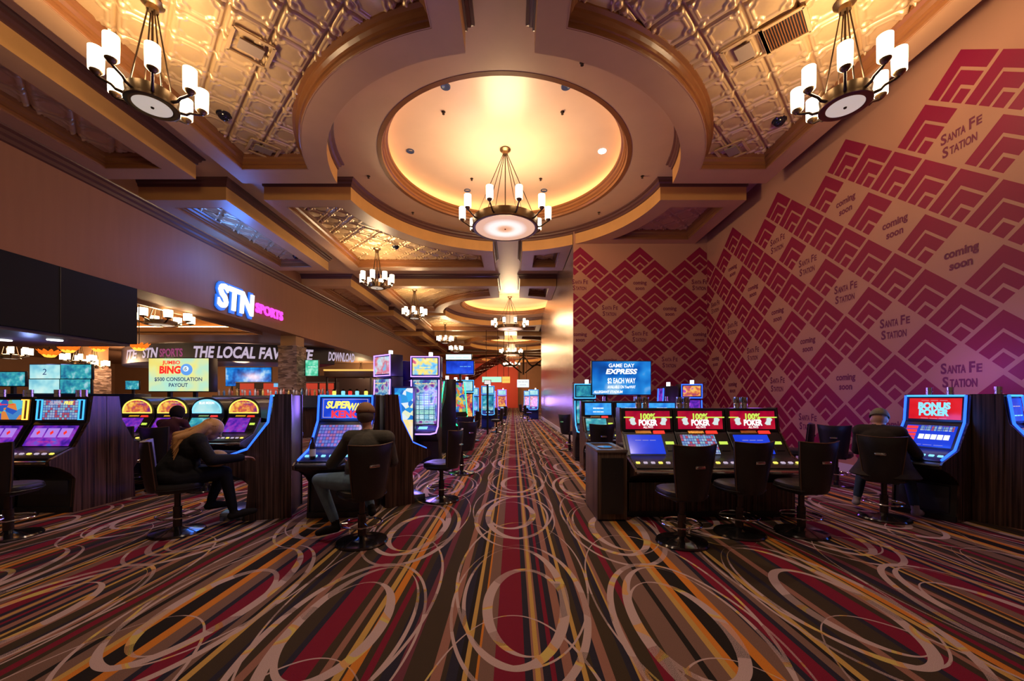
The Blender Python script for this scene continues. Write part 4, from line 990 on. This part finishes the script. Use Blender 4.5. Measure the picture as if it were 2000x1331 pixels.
upright('tall_slot_machine', 'tall purple neon slot machine turned to the left, behind the keno machine', (-2.92, 9.05, 0), rot_of(-.62, -.78), 'tall purple neon machines', .62, 2.48, NP, screen('screen_sky', [(.1, .3, .75), (.6, .8, .9), (.75, .15, .2), (.2, .5, .8)], 4, .85), BUF, BLK, (), [('\u2014 \u2014 \u2014', .42, .06, .7, TY, .04, 0)], glow=(30, (.30, .16, 1)))
upright('tall_slot_machine', 'tall purple neon slot machine facing away behind the bright bubble panel', (-2.75, 9.95, 0), rot_of(.5, .87), 'tall purple neon machines', .62, 2.40, NP, SORG, BUF, simple('violet_body', (.03, .02, .16), .3), (), ())
pn = thing('lit_art_panel', 'bright lit end panel with bubbles above a pale field, between the tall machines', 'panel', (-2.42, 8.82, 0), .04)
MB().box(-.24, .24, 0, .2, 0, 1.76).build('carcass', BLK, pn)
MB().box(-.20, .20, -.012, 0, 1.02, 1.72).build('bubble_panel', SART, pn); MB().box(-.20, .20, -.012, 0, .16, 1.02).build('pale_panel', SART2, pn)
q = MB(); q.ell((-.09, -.03, .62), (.075, .03, .14)); q.ell((-.09, -.035, .42), (.10, .03, .16)); q.build('figure_shape', emis('red_blob', (.75, .12, .05), .8), pn, True)
q = MB(); q.ell((.08, -.03, .40), (.075, .03, .13)); q.ell((.08, -.04, .56), (.05, .03, .06)); q.build('blue_shape', emis('blue_blob', (.06, .15, .6), .8), pn, True)
upright('curved_slot_machine', 'green neon curved slot machine facing left beside the tall purple machine', (-1.98, 11.2, 0), rot_of(-.85, -.5), 'green neon curved machines', .62, 2.02, NG, SORG, SCOL, BLK, curve=.10, upper=False, glow=(10, (.05, 1, .35)))
upright('curved_slot_machine', 'green neon curved slot machine with its back to the first one', (-1.72, 11.9, 0), rot_of(.75, -.66), 'green neon curved machines', .62, 2.02, NG, SORG, SCOL, BLK, curve=.10, upper=False)
upright('tall_slot_machine', 'slot machine with orange dragon coloured screen and blue neon frame', (-1.62, 13.2, 0), rot_of(.15, -1), 'far aisle slot machines', .62, 2.1, NBC, SCYAN, SORG, BLK)
for k, (x, y, lb) in enumerate(((-2.0, 19.5, 'leftmost blue slot machine facing the camera far down the aisle'), (-1.24, 19.6, 'second blue slot machine facing the camera far down the aisle'), (-1.55, 28.5, 'farther blue slot machine behind the distant waste box'), (-.80, 28.6, 'farthest slot machine left of the aisle, before the red wall'), (-1.0, 36, 'tiny distant slot machine before the red wall'))):
    upright('far_slot_machine', lb, (x, y, 0), rot_of(.1, -1), 'far aisle slot machines', .62, 2.0 + .1 * (k % 2), NBC if k < 2 else NP, SCYAN, (STEAL, STEAL, SCOL, SORG, SCYAN)[k], simple('blue_body', (.01, .03, .18), .3), glow=(45, (.30, .22, 1)) if k in (0, 2) else None)
for x, y, lb in ((1.48, 28.2, 'bright slot machine at the end of the brushed wall panel'), (1.25, 33.5, 'second slot machine beyond the end of the brushed wall panel')):
    upright('far_slot_machine', lb, (x, y, 0), rot_of(-.2, -1), 'far slot machines on the right', .64, 2.1, NBC, SCYAN, screen('screen_pink', [(.9, .75, .7), (.9, .4, .45), (.6, .2, .5), (.95, .9, .9)], 9, .9), simple('blue_body', (.01, .03, .18), .3), glow=(40, (.3, .2, 1)))
upright('far_slot_machine', 'small slot machine peeping over the second right bank, left of the stadium screen', (1.74, 9.7, 0), 0, 'machines behind the second right bank', .5, 1.85, NBC, STEAL, STEAL, BLK)
upright('far_slot_machine', 'slot machine with purple sunset screen above the poker machines', (4.55, 10.2, 0), 0, 'machines behind the second right bank', .52, 1.86, NB, SORG, SPUR, BLK, glow=(24, (.40, .12, 1)))
upright('far_slot_machine', 'dark slot machine turned left above the poker machines', (3.85, 10.2, 0), rot_of(-1, .1), 'machines behind the second right bank', .52, 1.80, NB, SPUR, SPUR, BLK, upper=False, glow=(14, (.35, .12, 1)))
# multi-screen cluster on a pole beyond the tall machines
t, s = tv('blue double screen high on a pole beyond the tall purple machine', (-1.68, 12.6, 2.47), 0, .86, .40, SB, [('\u2014 \u2014 \u2014', (.2, .1), .2, .4, TC, .02, 0)], (0,), .2)
t, s = tv('white lit sign above the blue double screen on the pole', (-1.72, 12.6, 2.80), 0, .80, .16, emis('white_board2', (.75, .9, .95), 1.1), [('\u2014 \u2014 \u2014', 0, .5, .8, TC, .02, 0)], (), .12)
for x, y, z, lb in ((-2.35, 10.6, 2.1, 'small red and white sign behind the tall machines'), (-1.05, 16.4, 2.15, 'red rounded sign down the aisle above blue machines')):
    tv(lb, (x, y, z), 0, .26, .30 if y < 12 else .16, emis('pale_board', (.85, .75, .75), .9), (), (0,), .05)
# ------------------------------------------------------------------ waste cabinets
def waste(label, loc, w, d, h, grp='waste cabinets'):
    t = thing('waste_cabinet', label, 'waste bin', loc, 0, grp)
    MB().box(-w / 2, w / 2, 0, d, .02, h - .03).build('carcass', WOODG, t, bevel=.004)
    MB().box(-w / 2 + .05, w / 2 - .045, -.012, 0, .09, h - .10).build('front_door', BLK, t)
    q = MB(); q.box(-w / 2 - .008, w / 2 + .008, -.012, .05, h - .03, h); q.box(-w / 2 - .008, w / 2 + .008, d - .05, d + .008, h - .03, h); q.box(-w / 2 - .008, -w / 2 + .05, .05, d - .05, h - .03, h); q.box(w / 2 - .05, w / 2 + .008, .05, d - .05, h - .03, h)
    q.build('top_frame', simple('steel_edge', (.45, .40, .38), .25, .9), t); MB().box(-w / 2 + .05, w / 2 - .05, .05, d - .05, h - .06, h - .02).build('tray', simple('tray_brown', (.10, .06, .035), .4), t)
    q = MB(); q.cyl((0, d * .5, h - .019), (0, d * .5, h - .008), .10, n=24); q.build('lid_opening', CHR, t, True)
waste('tall dark waste cabinet with framed tray top, in front of the poker machines', (1.205, 4.84, 0), .36, .78, .87)
waste('small distant waste cabinet far down the aisle beside the slot machines', (-1.15, 24.5, 0), .42, .42, .92)
# ------------------------------------------------------------------ casino stools (sitter looks along +y)
def make_stool():
    t = thing('casino_stool', '', 'stool', (0, 0, 0), 0, 'black leather casino stools')
    MB().lathe([(0, 0), (.26, 0), (.262, .012), (.25, .028), (.16, .045), (.07, .058), (.045, .075), (.0, .075)], 40).build('base', simple('polished_dark', (.09, .085, .09), .13, .9), t, True)
    q = MB(); q.cyl((0, 0, .06), (0, 0, .30), .042, n=20); q.cyl((0, 0, .29), (0, 0, .47), .030, n=16); q.build('post', simple('dark_post', (.06, .045, .04), .25, .7), t, True)
    q = MB(); q.tube([(.20 * math.cos(a), .20 * math.sin(a) + .01, .20) for a in [2 * PI * i / 36 for i in range(36)]], .010, 8, closed=True)
    for k in range(3): a = 2 * PI * k / 3 + .5; q.tube([(.03 * math.cos(a), .03 * math.sin(a), .215), (.2 * math.cos(a), .2 * math.sin(a) + .01, .20)], .008, 6)
    q.build('foot_ring', CHR, t, True)
    MB().box(-.15, .15, -.16, .16, .462, .48).build('seat_plate', GUN, t)
    n = 36; prof = [(.0, .48), (.90, .48), (.99, .505), (1.0, .535), (.97, .560), (.86, .574), (.45, .570), (0, .562)]
    def so(a):                                  # rounded-square outline
        c, s = math.cos(a), math.sin(a); r = 1 / (abs(c) ** 3.2 + abs(s) ** 3.2) ** (1 / 3.2)
        return .225 * r * c, .225 * r * s + .01
    v = []; 
    for r, z in prof: v += [(so(2 * PI * i / n)[0] * r, so(2 * PI * i / n)[1] * r, z) for i in range(n)]
    f = [(j * n + i, j * n + (i + 1) % n, (j + 1) * n + (i + 1) % n, (j + 1) * n + i) for j in range(len(prof) - 1) for i in range(n)]
    st = MB().add(v, f).build('seat', LEA, t, True)
    q = MB(); q.tube([(so(2 * PI * i / n)[0] * 1.0, so(2 * PI * i / n)[1] * 1.0, .512) for i in range(n)], .006, 5, closed=True); q.build('piping', BLK, st, True)
    # backrest: curved shield, wider and slightly dished at the top, with a grip slot
    NX, NZ = 16, 12; V = []; 
    for side in (0, 1):
        for j in range(NZ + 1):
            u = j / NZ; wdt = .175 + .055 * u - .012 * (1 - u) ** 2
            for i in range(NX + 1):
                k = 2 * i / NX - 1; edge = max(abs(k), abs(2 * u - 1)) ** 6
                z = .50 + u * .53 + (.016 * k * k * u if u > .5 else -.03 * (1 - k * k) * (1 - u) * .5)
                y = -.215 - .055 * u + .075 * k * k - (.0 if side else .055) + (.018 * edge if not side else -.012 * edge)
                V.append((k * wdt, y, z))
    m = (NX + 1) * (NZ + 1); G = lambda s, j, i: s * m + j * (NX + 1) + i; F = []
    for s in (0, 1):
        for j in range(NZ):
            for i in range(NX): F.append((G(s, j, i), G(s, j, i + 1), G(s, j + 1, i + 1), G(s, j + 1, i)))
    for i in range(NX): F += [(G(0, 0, i), G(0, 0, i + 1), G(1, 0, i + 1), G(1, 0, i)), (G(0, NZ, i), G(0, NZ, i + 1), G(1, NZ, i + 1), G(1, NZ, i))]
    for j in range(NZ): F += [(G(0, j, 0), G(0, j + 1, 0), G(1, j + 1, 0), G(1, j, 0)), (G(0, j, NX), G(0, j + 1, NX), G(1, j + 1, NX), G(1, j, NX))]
    b = MB().add(V, F).build('backrest', LEA, t, True)
    rim = [V[G(0, j, 0)] for j in range(NZ + 1)] + [V[G(0, NZ, i)] for i in range(1, NX + 1)] + [V[G(0, j, NX)] for j in range(NZ - 1, -1, -1)]
    q = MB(); q.tube(rim, .006, 5); q.build('piping', LEAB, b, True)
    q = MB(); q.tube([(-.045, -.312, .83), (-.04, -.322, .83), (.04, -.322, .83), (.045, -.312, .83)], .011, 8); q.box(-.05, .05, -.312, -.305, .815, .845); q.build('handle', CHR, b, True)
    return t
stool0 = make_stool(); nst = 0
def stool(x, y, rz, label):
    global nst
    nst += 1
    if nst == 1: stool0.location = (x, y, 0); stool0.rotation_euler = (0, 0, rz); stool0['label'] = label; return stool0
    return dup(stool0, (x, y, 0), rz, label)
for a in ((1.75, 4.13, .16, 'left black leather stool of three at the poker machines, nearest the waste cabinet'), (2.50, 4.40, .14, 'middle black leather stool of three at the poker machines'), (3.20, 4.42, .12, 'right black leather stool of three at the poker machines'),
          (-1.57, 4.14, .75, 'black leather stool under the man in the cap'), (-3.74, 4.44, -.86, 'black leather stool under the blonde woman'), (4.62, 4.96, -.85, 'black leather stool under the man in the beanie'),
          (-1.05, 5.84, 1.25, 'empty black leather stool at the aisle side of the pod, facing left'), (-1.02, 7.9, .75, 'empty black stool in front of the tall purple machine, second along the aisle'), (-5.45, 4.3, .2, 'black stool seat cut off by the left edge'),
          (-5.72, 6.55, .05, 'black stool under the dark haired person at the arched machines'), (-6.35, 6.6, .1, 'empty black stool at the leftmost arched machines'), (-5.02, 6.5, -.3, 'empty black stool at the rightmost arched machine, behind the woman'),
          (1.55, 7.25, .1, 'black stool at the second right bank, behind the waste cabinet'), (2.25, 7.3, -.1, 'black stool half hidden behind the left poker machine'), (5.15, 7.3, .9, 'black stool right of the poker machines, before the chevron wall'),
          (1.62, 11.4, -.9, 'black stool at the end of the brushed wall panel by the aisle'), (-1.42, 13.9, 1.3, 'black stool under the distant person in the pale top'), (-.72, 17.4, 1.4, 'empty stool at the edge of the aisle far away'),
          (-1.3, 10.1, .6, 'dark stool before the green neon machine'), (-.62, 22.5, 1.2, 'tiny distant stool left of the aisle'), (.95, 25.5, -1.2, 'distant stool right of the aisle, nearer one'), (.75, 29.5, -1.2, 'distant stool right of the aisle, farther one'), (5.6, 6.9, -.8, 'dark stool behind the man in the beanie')):
    stool(*a)
# ------------------------------------------------------------------ people
SKIN = simple('skin', (.50, .27, .19), .5, 0, .4, .06, 20); SKIND = simple('skin_dark', (.16, .075, .05), .5)
EYE = simple('eye', (.03, .02, .02), .2); LIP = simple('lips', (.35, .12, .10), .5)
def fabric(name, c, var=.15, b=.25): return simple(name, c, .85, 0, .2, var, 14, b, 22)
class Body:
    """capsules and ellipsoids fused into one continuous skin"""
    def __init__(s): s.P = []
    def cap(s, a, b, ra, rb, m): s.P.append((Vector(a), Vector(b), ra, rb, m)); return s
    def blob(s, c, r, m, rot=None): s.P.append((Vector(c), Vector(r), None, rot, m)); return s
    def build(s, name, mats, parent=None, vox=.011, smooth=5):
        q = MB()
        for a, b, ra, rb, m in s.P:
            if ra is None:
                M = Matrix.Translation(a) @ (rb.to_4x4() if rb else Matrix.Identity(4)); q.ell((0, 0, 0), b, 16, 10, M=M)
            else:
                d = (b - a); L = d.length; d.normalize(); o = d.orthogonal().normalized(); e = d.cross(o)
                prof = [(math.sin(PI / 2 * i / 4) * ra, -math.cos(PI / 2 * i / 4) * ra) for i in range(5)] + [(math.cos(PI / 2 * i / 4) * rb, L + math.sin(PI / 2 * i / 4) * rb) for i in range(5)]
                M = Matrix(((o.x, e.x, d.x, a.x), (o.y, e.y, d.y, a.y), (o.z, e.z, d.z, a.z), (0, 0, 0, 1))); q.lathe(prof, 14, M=M)
        o = q.build(name, mats[0])
        mo = o.modifiers.new('r', 'REMESH'); mo.mode = 'VOXEL'; mo.voxel_size = vox
        if smooth: sm_ = o.modifiers.new('s', 'SMOOTH'); sm_.iterations = smooth; sm_.factor = .5
        dg = bpy.context.evaluated_depsgraph_get(); me = bpy.data.meshes.new_from_object(o.evaluated_get(dg))
        o.modifiers.clear(); o.data = me
        me.materials.clear()
        for k in mats: me.materials.append(k)
        nf = len(me.polygons); C = np.zeros(nf * 3); me.polygons.foreach_get('center', C); C = C.reshape(-1, 3)
        best = np.full(nf, 1e9); idx = np.zeros(nf, int)
        for a, b, ra, rb, m in s.P:
            A = np.array(a); B = np.array(b)
            if ra is None:
                X = C - A
                if rb: X = X @ np.array(rb)
                d = (np.linalg.norm(X / B, axis=1) - 1) * min(B)
            else:
                d_ = B - A; t = np.clip(((C - A) @ d_) / max(1e-9, d_ @ d_), 0, 1); d = np.linalg.norm(C - A - t[:, None] * d_, axis=1) - (ra + (rb - ra) * t)
            k = d < best; best[k] = d[k]; idx[k] = m
        me.polygons.foreach_set('material_index', idx.tolist()); me.polygons.foreach_set('use_smooth', [True] * nf)
        if parent: o.parent = parent
        return o
def hand(B, w_, d, up, side, m, curl=.6, s=1.0):
    """palm plus four bent fingers and a thumb; d points along the hand, up is its back"""
    w_, d, up = Vector(w_), Vector(d).normalized(), Vector(up).normalized(); rt = d.cross(up).normalized() * side
    B.blob(w_ + d * .05 * s, (.042 * s, .052 * s, .018 * s), m, Matrix((rt, d, up)).transposed())
    for k, (o, L) in enumerate(((-.030, .070), (-.010, .080), (.010, .074), (.030, .058))):
        a = w_ + d * .088 * s + rt * o * s; e1 = (d * math.cos(curl * .5) - up * math.sin(curl * .5)); e2 = (d * math.cos(curl * 1.5) - up * math.sin(curl * 1.5))
        b = a + e1 * L * .5 * s; c = b + e2 * L * .5 * s
        B.cap(a, b, .0095 * s, .009 * s, m); B.cap(b, c, .009 * s, .0075 * s, m)
    a = w_ + d * .03 * s - rt * .036 * s; b = a + (d * .6 - rt * .7 - up * .3).normalized() * .035 * s; B.cap(a, b, .012 * s, .0105 * s, m); B.cap(b, b + (d * .9 - rt * .2 - up * .4).normalized() * .03 * s, .0105 * s, .009 * s, m)
def person(label, loc, rz, mats, pose, vox=.011, skin=0):
    """mats: skin, eye, lips, top, trousers, shoes.  pose gives joints in the seat's frame (y forward)"""
    root = thing('person', label, 'person', loc, rz); B = Body(); J = {k: Vector(v) for k, v in pose.items()}
    SK, EY, LI, TO, PA, SH = range(6)
    bulk = pose.get('bulk', (1,))[0] if 'bulk' in pose else 1
    hip, che, nec, hd = J['hip'], J['chest'], J['neck'], J['head']
    ax = (che - hip).normalized()
    B.blob(hip + Vector((0, -.02, .0)), (.175 * bulk, .14 * bulk, .13), PA)
    B.blob(hip * .62 + che * .38, (.172 * bulk, .138 * bulk, .17), TO); B.cap(hip + Vector((0, -.02, .05)), che, .13 * bulk, .12 * bulk, TO); B.blob(che, (.185 * bulk, .125 * bulk, .17), TO)
    B.cap(J['sh_l'], J['sh_r'], .075 * bulk, .075 * bulk, TO); B.cap(che + Vector((0, 0, .08)), nec - (nec - che) * .1, .10, .06, TO)
    B.cap(nec - (hd - nec) * .15, nec * .35 + hd * .65, .055, .052, SK)
    for s, k in ((-1, 'l'), (1, 'r')):
        sh, el, wr = J['sh_' + k], J['el_' + k], J['wr_' + k]; kn, an, to = J['kn_' + k], J['an_' + k], J['to_' + k]
        B.cap(sh, el, .066 * bulk, .050 * bulk, TO); B.cap(el, wr * .93 + el * .07, .052 * bulk, .038 * bulk, TO)
        hp = hip + Vector((s * .095, .02, -.02)); B.cap(hp, kn, .098 * bulk, .070, PA); B.cap(kn, an + (kn - an) * .12, .068, .050, PA)
        hl = an + Vector((0, -.02, -.045)); B.cap(an + (kn - an) * .06, an, .042, .042, SH); B.cap(hl, to, .045, .036, SH); B.cap(hl * .5 + to * .5 + Vector((0, 0, .012)), to, .042, .034, SH)
        dv = (wr - el).normalized(); hand(B, wr - dv * .01, (dv + Vector((0, .2, -.1))).normalized(), Vector((-s * .25, 0, 1)), s, SK)
    f = J['look'].normalized(); rt = f.cross(Vector((0, 0, 1))).normalized(); up = rt.cross(f).normalized(); R_ = Matrix((rt, f, up)).transposed()
    L = lambda x, y, z: hd + rt * x + f * y + up * z
    B.blob(hd + up * .025, (.083, .102, .105), SK, R_); B.blob(L(0, .018, -.048), (.064, .078, .076), SK, R_); B.blob(L(0, .05, -.088), (.030, .032, .026), SK, R_)
    B.cap(L(0, .092, .012), L(0, .112, -.022), .010, .015, SK); B.blob(L(0, .088, -.058), (.024, .010, .008), LI, R_)
    for s in (-1, 1):
        B.blob(L(s * .078, -.008, -.005), (.011, .022, .034), SK, R_); B.blob(L(s * .031, .086, .012), (.014, .010, .008), EY, R_); B.cap(L(s * .018, .094, .032), L(s * .044, .086, .032), .007, .006, SK)
    body = B.build('body', mats, root, vox)
    return root, (hd, R_, L)
def seatpose(lean=0.05, h=.64, arms=.42, armz=.80, spread=.13, knee=.44, hz=0.0, foot=(.40, .40), footz=(.25, .25), look=(0, 1, -.1), tw=0, elw=.25):
    cz = .36
    c = (tw, lean * .9 + .0, h + .33); n = (tw, lean * 1.45 + .02, h + .50); hd = (tw * 1.1, lean * 1.75 + .05, h + .63 + hz)
    return dict(hip=(0, -.02, h), chest=c, neck=n, head=hd, look=look, sh_l=(tw - .175, lean * 1.25, h + .435), sh_r=(tw + .175, lean * 1.25, h + .435), el_l=(-elw, lean * 1.2 + .14, h + .17), el_r=(elw, lean * 1.2 + .14, h + .17),
                wr_l=(-.17, arms, armz), wr_r=(.17, arms, armz), kn_l=(-spread, knee, h + .0), kn_r=(spread, knee, h + .0), an_l=(-spread - .02, foot[0], footz[0]), an_r=(spread + .02, foot[1], footz[1]), to_l=(-spread - .04, foot[0] + .17, footz[0] - .06), to_r=(spread + .04, foot[1] + .17, footz[1] - .06))
def shell(name, L, R_, hd, r, m, parent, cut=None, off=(0, 0, 0), nu=20, nv=12):
    q = MB(); prof = [(math.sin(PI * j / nv / 2 * 2), -math.cos(PI * j / nv)) for j in range(nv + 1)]
    q.ell((0, 0, 0), r, nu, nv, M=Matrix.Translation(L(*off)) @ R_.to_4x4())
    if cut is not None:
        keep = [f for f in q.f if all(((Vector(q.v[i]) - L(*off)) @ R_)[2] > cut for i in f)]; q.f = keep; q.m = [0] * len(keep)
    o = q.build(name, m, parent, True)
    md = o.modifiers.new('s', 'SOLIDIFY'); md.thickness = .006
    return o
# man in the cap
p = seatpose(.05, .655, .40, .80, .14, .43, .02, look=(.50, .87, -.12)); p['bulk'] = (1.2, 0, 0)
p.update(sh_l=(-.135, .19, 1.075), sh_r=(.135, -.07, 1.075), el_l=(-.20, .30, .80), wr_l=(-.02, .52, .80), el_r=(.29, -.10, .82), wr_r=(.29, .28, .80), kn_l=(-.30, .40, .63), an_l=(-.17, .27, .17), to_l=(-.31, .38, .075),
         kn_r=(.16, .42, .62), an_r=(.16, .14, .30), to_r=(.23, .28, .23))
for k_ in ('chest', 'neck', 'head', 'sh_l', 'sh_r'): p[k_] = (p[k_][0] + .07, p[k_][1] - .06, p[k_][2])
root, (hd, R_, L) = person('seated man in tan cap, grey sweater and jeans playing the keno machine', (-1.57, 4.14, 0), .75, [SKIN, EYE, LIP, fabric('grey_sweater', (.075, .07, .062), .25, .5), fabric('blue_jeans', (.13, .21, .29), .3), fabric('black_shoe', (.015, .013, .013))], p, .0095)
CAPM = fabric('tan_cap', (.30, .17, .10))
c = shell('cap', L, R_, hd, (.100, .120, .116), CAPM, root, -.005, (0, -.003, .038))
q = MB(); q.ell((0, 0, 0), (.075, .075, .010), 18, 6, M=Matrix.Translation(L(0, .125, .045)) @ R_.to_4x4()); q.build('visor', CAPM, c, True)
q = MB(); q.tube([L(.045 * math.cos(a), -.108 + .012 * math.sin(a), .052 + .022 * math.sin(a)) for a in [PI * i / 10 for i in range(11)]], .004, 5); q.build('strap', fabric('dark_strap', (.05, .03, .025)), c)
shell('hair', L, R_, hd, (.089, .109, .090), fabric('grey_hair', (.14, .11, .10)), root, None, (0, -.012, .008))
# collar of the man
q = MB(); nk = Vector(p['neck']); q.tube([nk + Vector((.072 * math.cos(a), .072 * math.sin(a), -.02 + .01 * math.sin(a))) for a in [2 * PI * i / 20 for i in range(20)]], .014, 6, closed=True); q.build('collar', fabric('dark_collar', (.02, .02, .03)), root, True)
# blonde woman leaning forward
p = seatpose(.12, .64, .58, .80, .12, .42, 0, look=(.25, .75, -.55), elw=.26); p['bulk'] = (1.25, 0, 0)
p.update(chest=(0, .12, .95), neck=(.0, .19, 1.06), head=(.0, .31, 1.13), sh_l=(-.17, .15, 1.02), sh_r=(.17, .17, 1.02), an_r=(.14, .50, .17), to_r=(.16, .70, .15), an_l=(-.14, .30, .26), to_l=(-.15, .46, .21))
root, (hd, R_, L) = person('woman with long blonde hair and black jacket leaning over a slot machine', (-3.74, 4.44, 0), -.86, [SKIN, EYE, LIP, fabric('black_jacket', (.012, .012, .016), .3, .5), fabric('black_trousers', (.010, .010, .014)), fabric('black_shoe', (.015, .013, .013))], p, .0095)
HAIR = simple('blonde_hair', (.48, .25, .09), .45, 0, .4, .35, 30, .4, 60, (6, 6, .7))
hB = Body(); hB.blob(hd - R_ @ Vector((0, .022, -.02)), (.098, .112, .112), 0, R_)
nk = Vector(p['neck']); bk = Vector(p['chest'])
for dx, ex, L_ in ((-.075, -.14, .0), (-.03, -.07, -.06), (.03, .04, -.07), (.075, .12, -.02)):
    hB.cap(hd + R_ @ Vector((dx, -.06, .02)), nk + Vector((dx * 1.4, -.06, .03)), .060, .058, 0); hB.cap(nk + Vector((dx * 1.4, -.06, .03)), bk + Vector((ex, -.13, .13 + L_)), .058, .040, 0); hB.cap(bk + Vector((ex, -.13, .13 + L_)), bk + Vector((ex * 1.15, -.15, -.02 + L_)), .040, .014, 0)
hB.cap(hd + R_ @ Vector((.08, .0, -.02)), hd + R_ @ Vector((.085, -.01, -.16)), .030, .018, 0); hB.cap(hd + R_ @ Vector((-.08, .0, -.02)), hd + R_ @ Vector((-.085, -.01, -.16)), .030, .018, 0)
hr = hB.build('hair', [HAIR], root, .010, 2)
q = MB(); random.seed(3)
for k in range(70):
    t_ = random.uniform(-1, 1); e_ = random.uniform(-.04, .04)
    top = hd + R_ @ Vector((.085 * t_, -.02 + .07 * random.uniform(-1, .6), .115 - .05 * t_ * t_)); mid = hd + R_ @ Vector((.115 * t_, -.115, .0))
    nk2 = nk + Vector((.12 * t_, -.125 + .03 * abs(t_), .05 + e_)); end = bk + Vector((.185 * t_, -.185 + .03 * abs(t_), -.02 + random.uniform(-.10, .10)))
    q.tube([top, mid, nk2, (nk2 + end) / 2 + Vector((random.uniform(-.02, .02), -.012, 0)), end], [.006, .010, .011, .010, .003], 5)
st_ = q.build('hair_strands', HAIR, hr, True); st_['kind'] = 'stuff'
q = MB(); cb = Vector(p['chest']) + Vector((-.02, -.135, -.02)); q.tube([cb + Vector((.045 * math.cos(a), -.004, .05 * math.sin(a))) for a in [PI * i / 9 + .3 for i in range(10)]], .007, 5); q.tube([cb + Vector((-.03, -.005, -.05)), cb + Vector((-.01, -.005, -.01)), cb + Vector((.01, -.005, -.05)), cb + Vector((.03, -.005, -.01))], .007, 5); q.build('jacket_print', fabric('print_white', (.35, .35, .38)), root)
bag = MB().ell((0, 0, 0), (.09, .12, .10), 18, 12).build('handbag', fabric('tan_bag', (.35, .24, .15), .3, .6), smooth=True); tag(bag, 'tan soft handbag on the lap of the blonde woman', 'bag')
bag.location = Matrix.Translation((-3.74, 4.44, 0)) @ Matrix.Rotation(-.86, 4, 'Z') @ Vector((.10, .34, .80)); bag.rotation_euler = (.3, .2, -1.2)
# man in beanie, back turned
p = seatpose(.03, .64, .50, .80, .17, .42, -.05, tw=-.05, foot=(.34, .40), footz=(.15, .13), look=(.0, .9, -.4), elw=.28); p['bulk'] = (1.2, 0, 0); p['an_l'] = (-.30, .30, .14); p['to_l'] = (-.34, .44, .06); p['kn_l'] = (-.24, .38, .60); p['an_r'] = (.26, .28, .12); p['to_r'] = (.30, .44, .05)
root, (hd, R_, L) = person('seated man in dark coat and pale beanie at the red poker machine', (4.62, 4.96, 0), -.85, [SKIN, EYE, LIP, fabric('dark_coat', (.030, .024, .026), .3, .4), fabric('dark_jeans', (.03, .05, .10)), fabric('grey_trainers', (.30, .26, .30))], p, .011)
shell('beanie', L, R_, hd, (.100, .121, .125), fabric('knit_beanie', (.20, .19, .15), .35, .8), root, -.03, (0, -.004, .035))
q = MB(); n = 24
for j, (sx, sy, z) in enumerate(((.20, .15, .88), (.26, .22, .68), (.34, .28, .545), (.33, .27, .53))): q.v += [(sx * math.cos(2 * PI * i / n), sy * math.sin(2 * PI * i / n) + .02, z) for i in range(n)]
q.f = [(j * n + i, j * n + (i + 1) % n, (j + 1) * n + (i + 1) % n, (j + 1) * n + i) for j in range(3) for i in range(n)]; q.m = [0] * len(q.f)
q.build('coat_skirt', MATS['dark_coat'], root, True)
# dark haired person at the arched machines
p = seatpose(.12, .64, .48, .84, .12, .42, -.04, (.34, .36), (.2, .2), (0, 1, -.3))
root, (hd, R_, L) = person('person with dark hair in maroon top, back turned, at the arched machines', (-5.72, 6.55, 0), .05, [SKIN, EYE, LIP, fabric('maroon_top', (.06, .018, .03)), fabric('dark_trousers', (.015, .015, .02)), fabric('black_shoe', (.015, .013, .013))], p, .014)
shell('hair', L, R_, hd, (.100, .118, .125), fabric('black_hair', (.012, .010, .010)), root, -.10, (0, -.016, .02))
# distant person in the pale top
p = seatpose(.08, .64, .46, .86, .12, .42, 0, (.30, .42), (.22, .2), (0, 1, -.2))
root, (hd, R_, L) = person('distant seated person in pale pink top and blue trousers beside the aisle', (-1.42, 13.9, 0), 1.3, [SKIND, EYE, LIP, fabric('pale_pink_top', (.60, .36, .40)), fabric('blue_trousers', (.02, .07, .30)), fabric('white_shoes', (.5, .5, .55))], p, .016)
shell('hair', L, R_, hd, (.100, .118, .115), MATS['black_hair'], root, -.03, (0, -.014, .025))
# bottle on the keno machine deck
t = thing('drink_bottle', 'dark bottle with white label on the keno machine deck', 'bottle', Matrix.Translation((-2.22, 5.32, 0)) @ Matrix.Rotation(rot_of(.05, -1), 4, 'Z') @ Vector((-.20, -.56, .778)))
MB().lathe([(0, 0), (.033, 0), (.035, .01), (.035, .14), (.03, .17), (.014, .20), (.013, .255), (0, .255)], 18).build('glass_body', simple('dark_glass', (.015, .01, .008), .08), t, True); MB().lathe([(.036, .03), (.036, .115)], 18).build('paper_label', simple('label_white', (.7, .66, .62), .6), t, True)
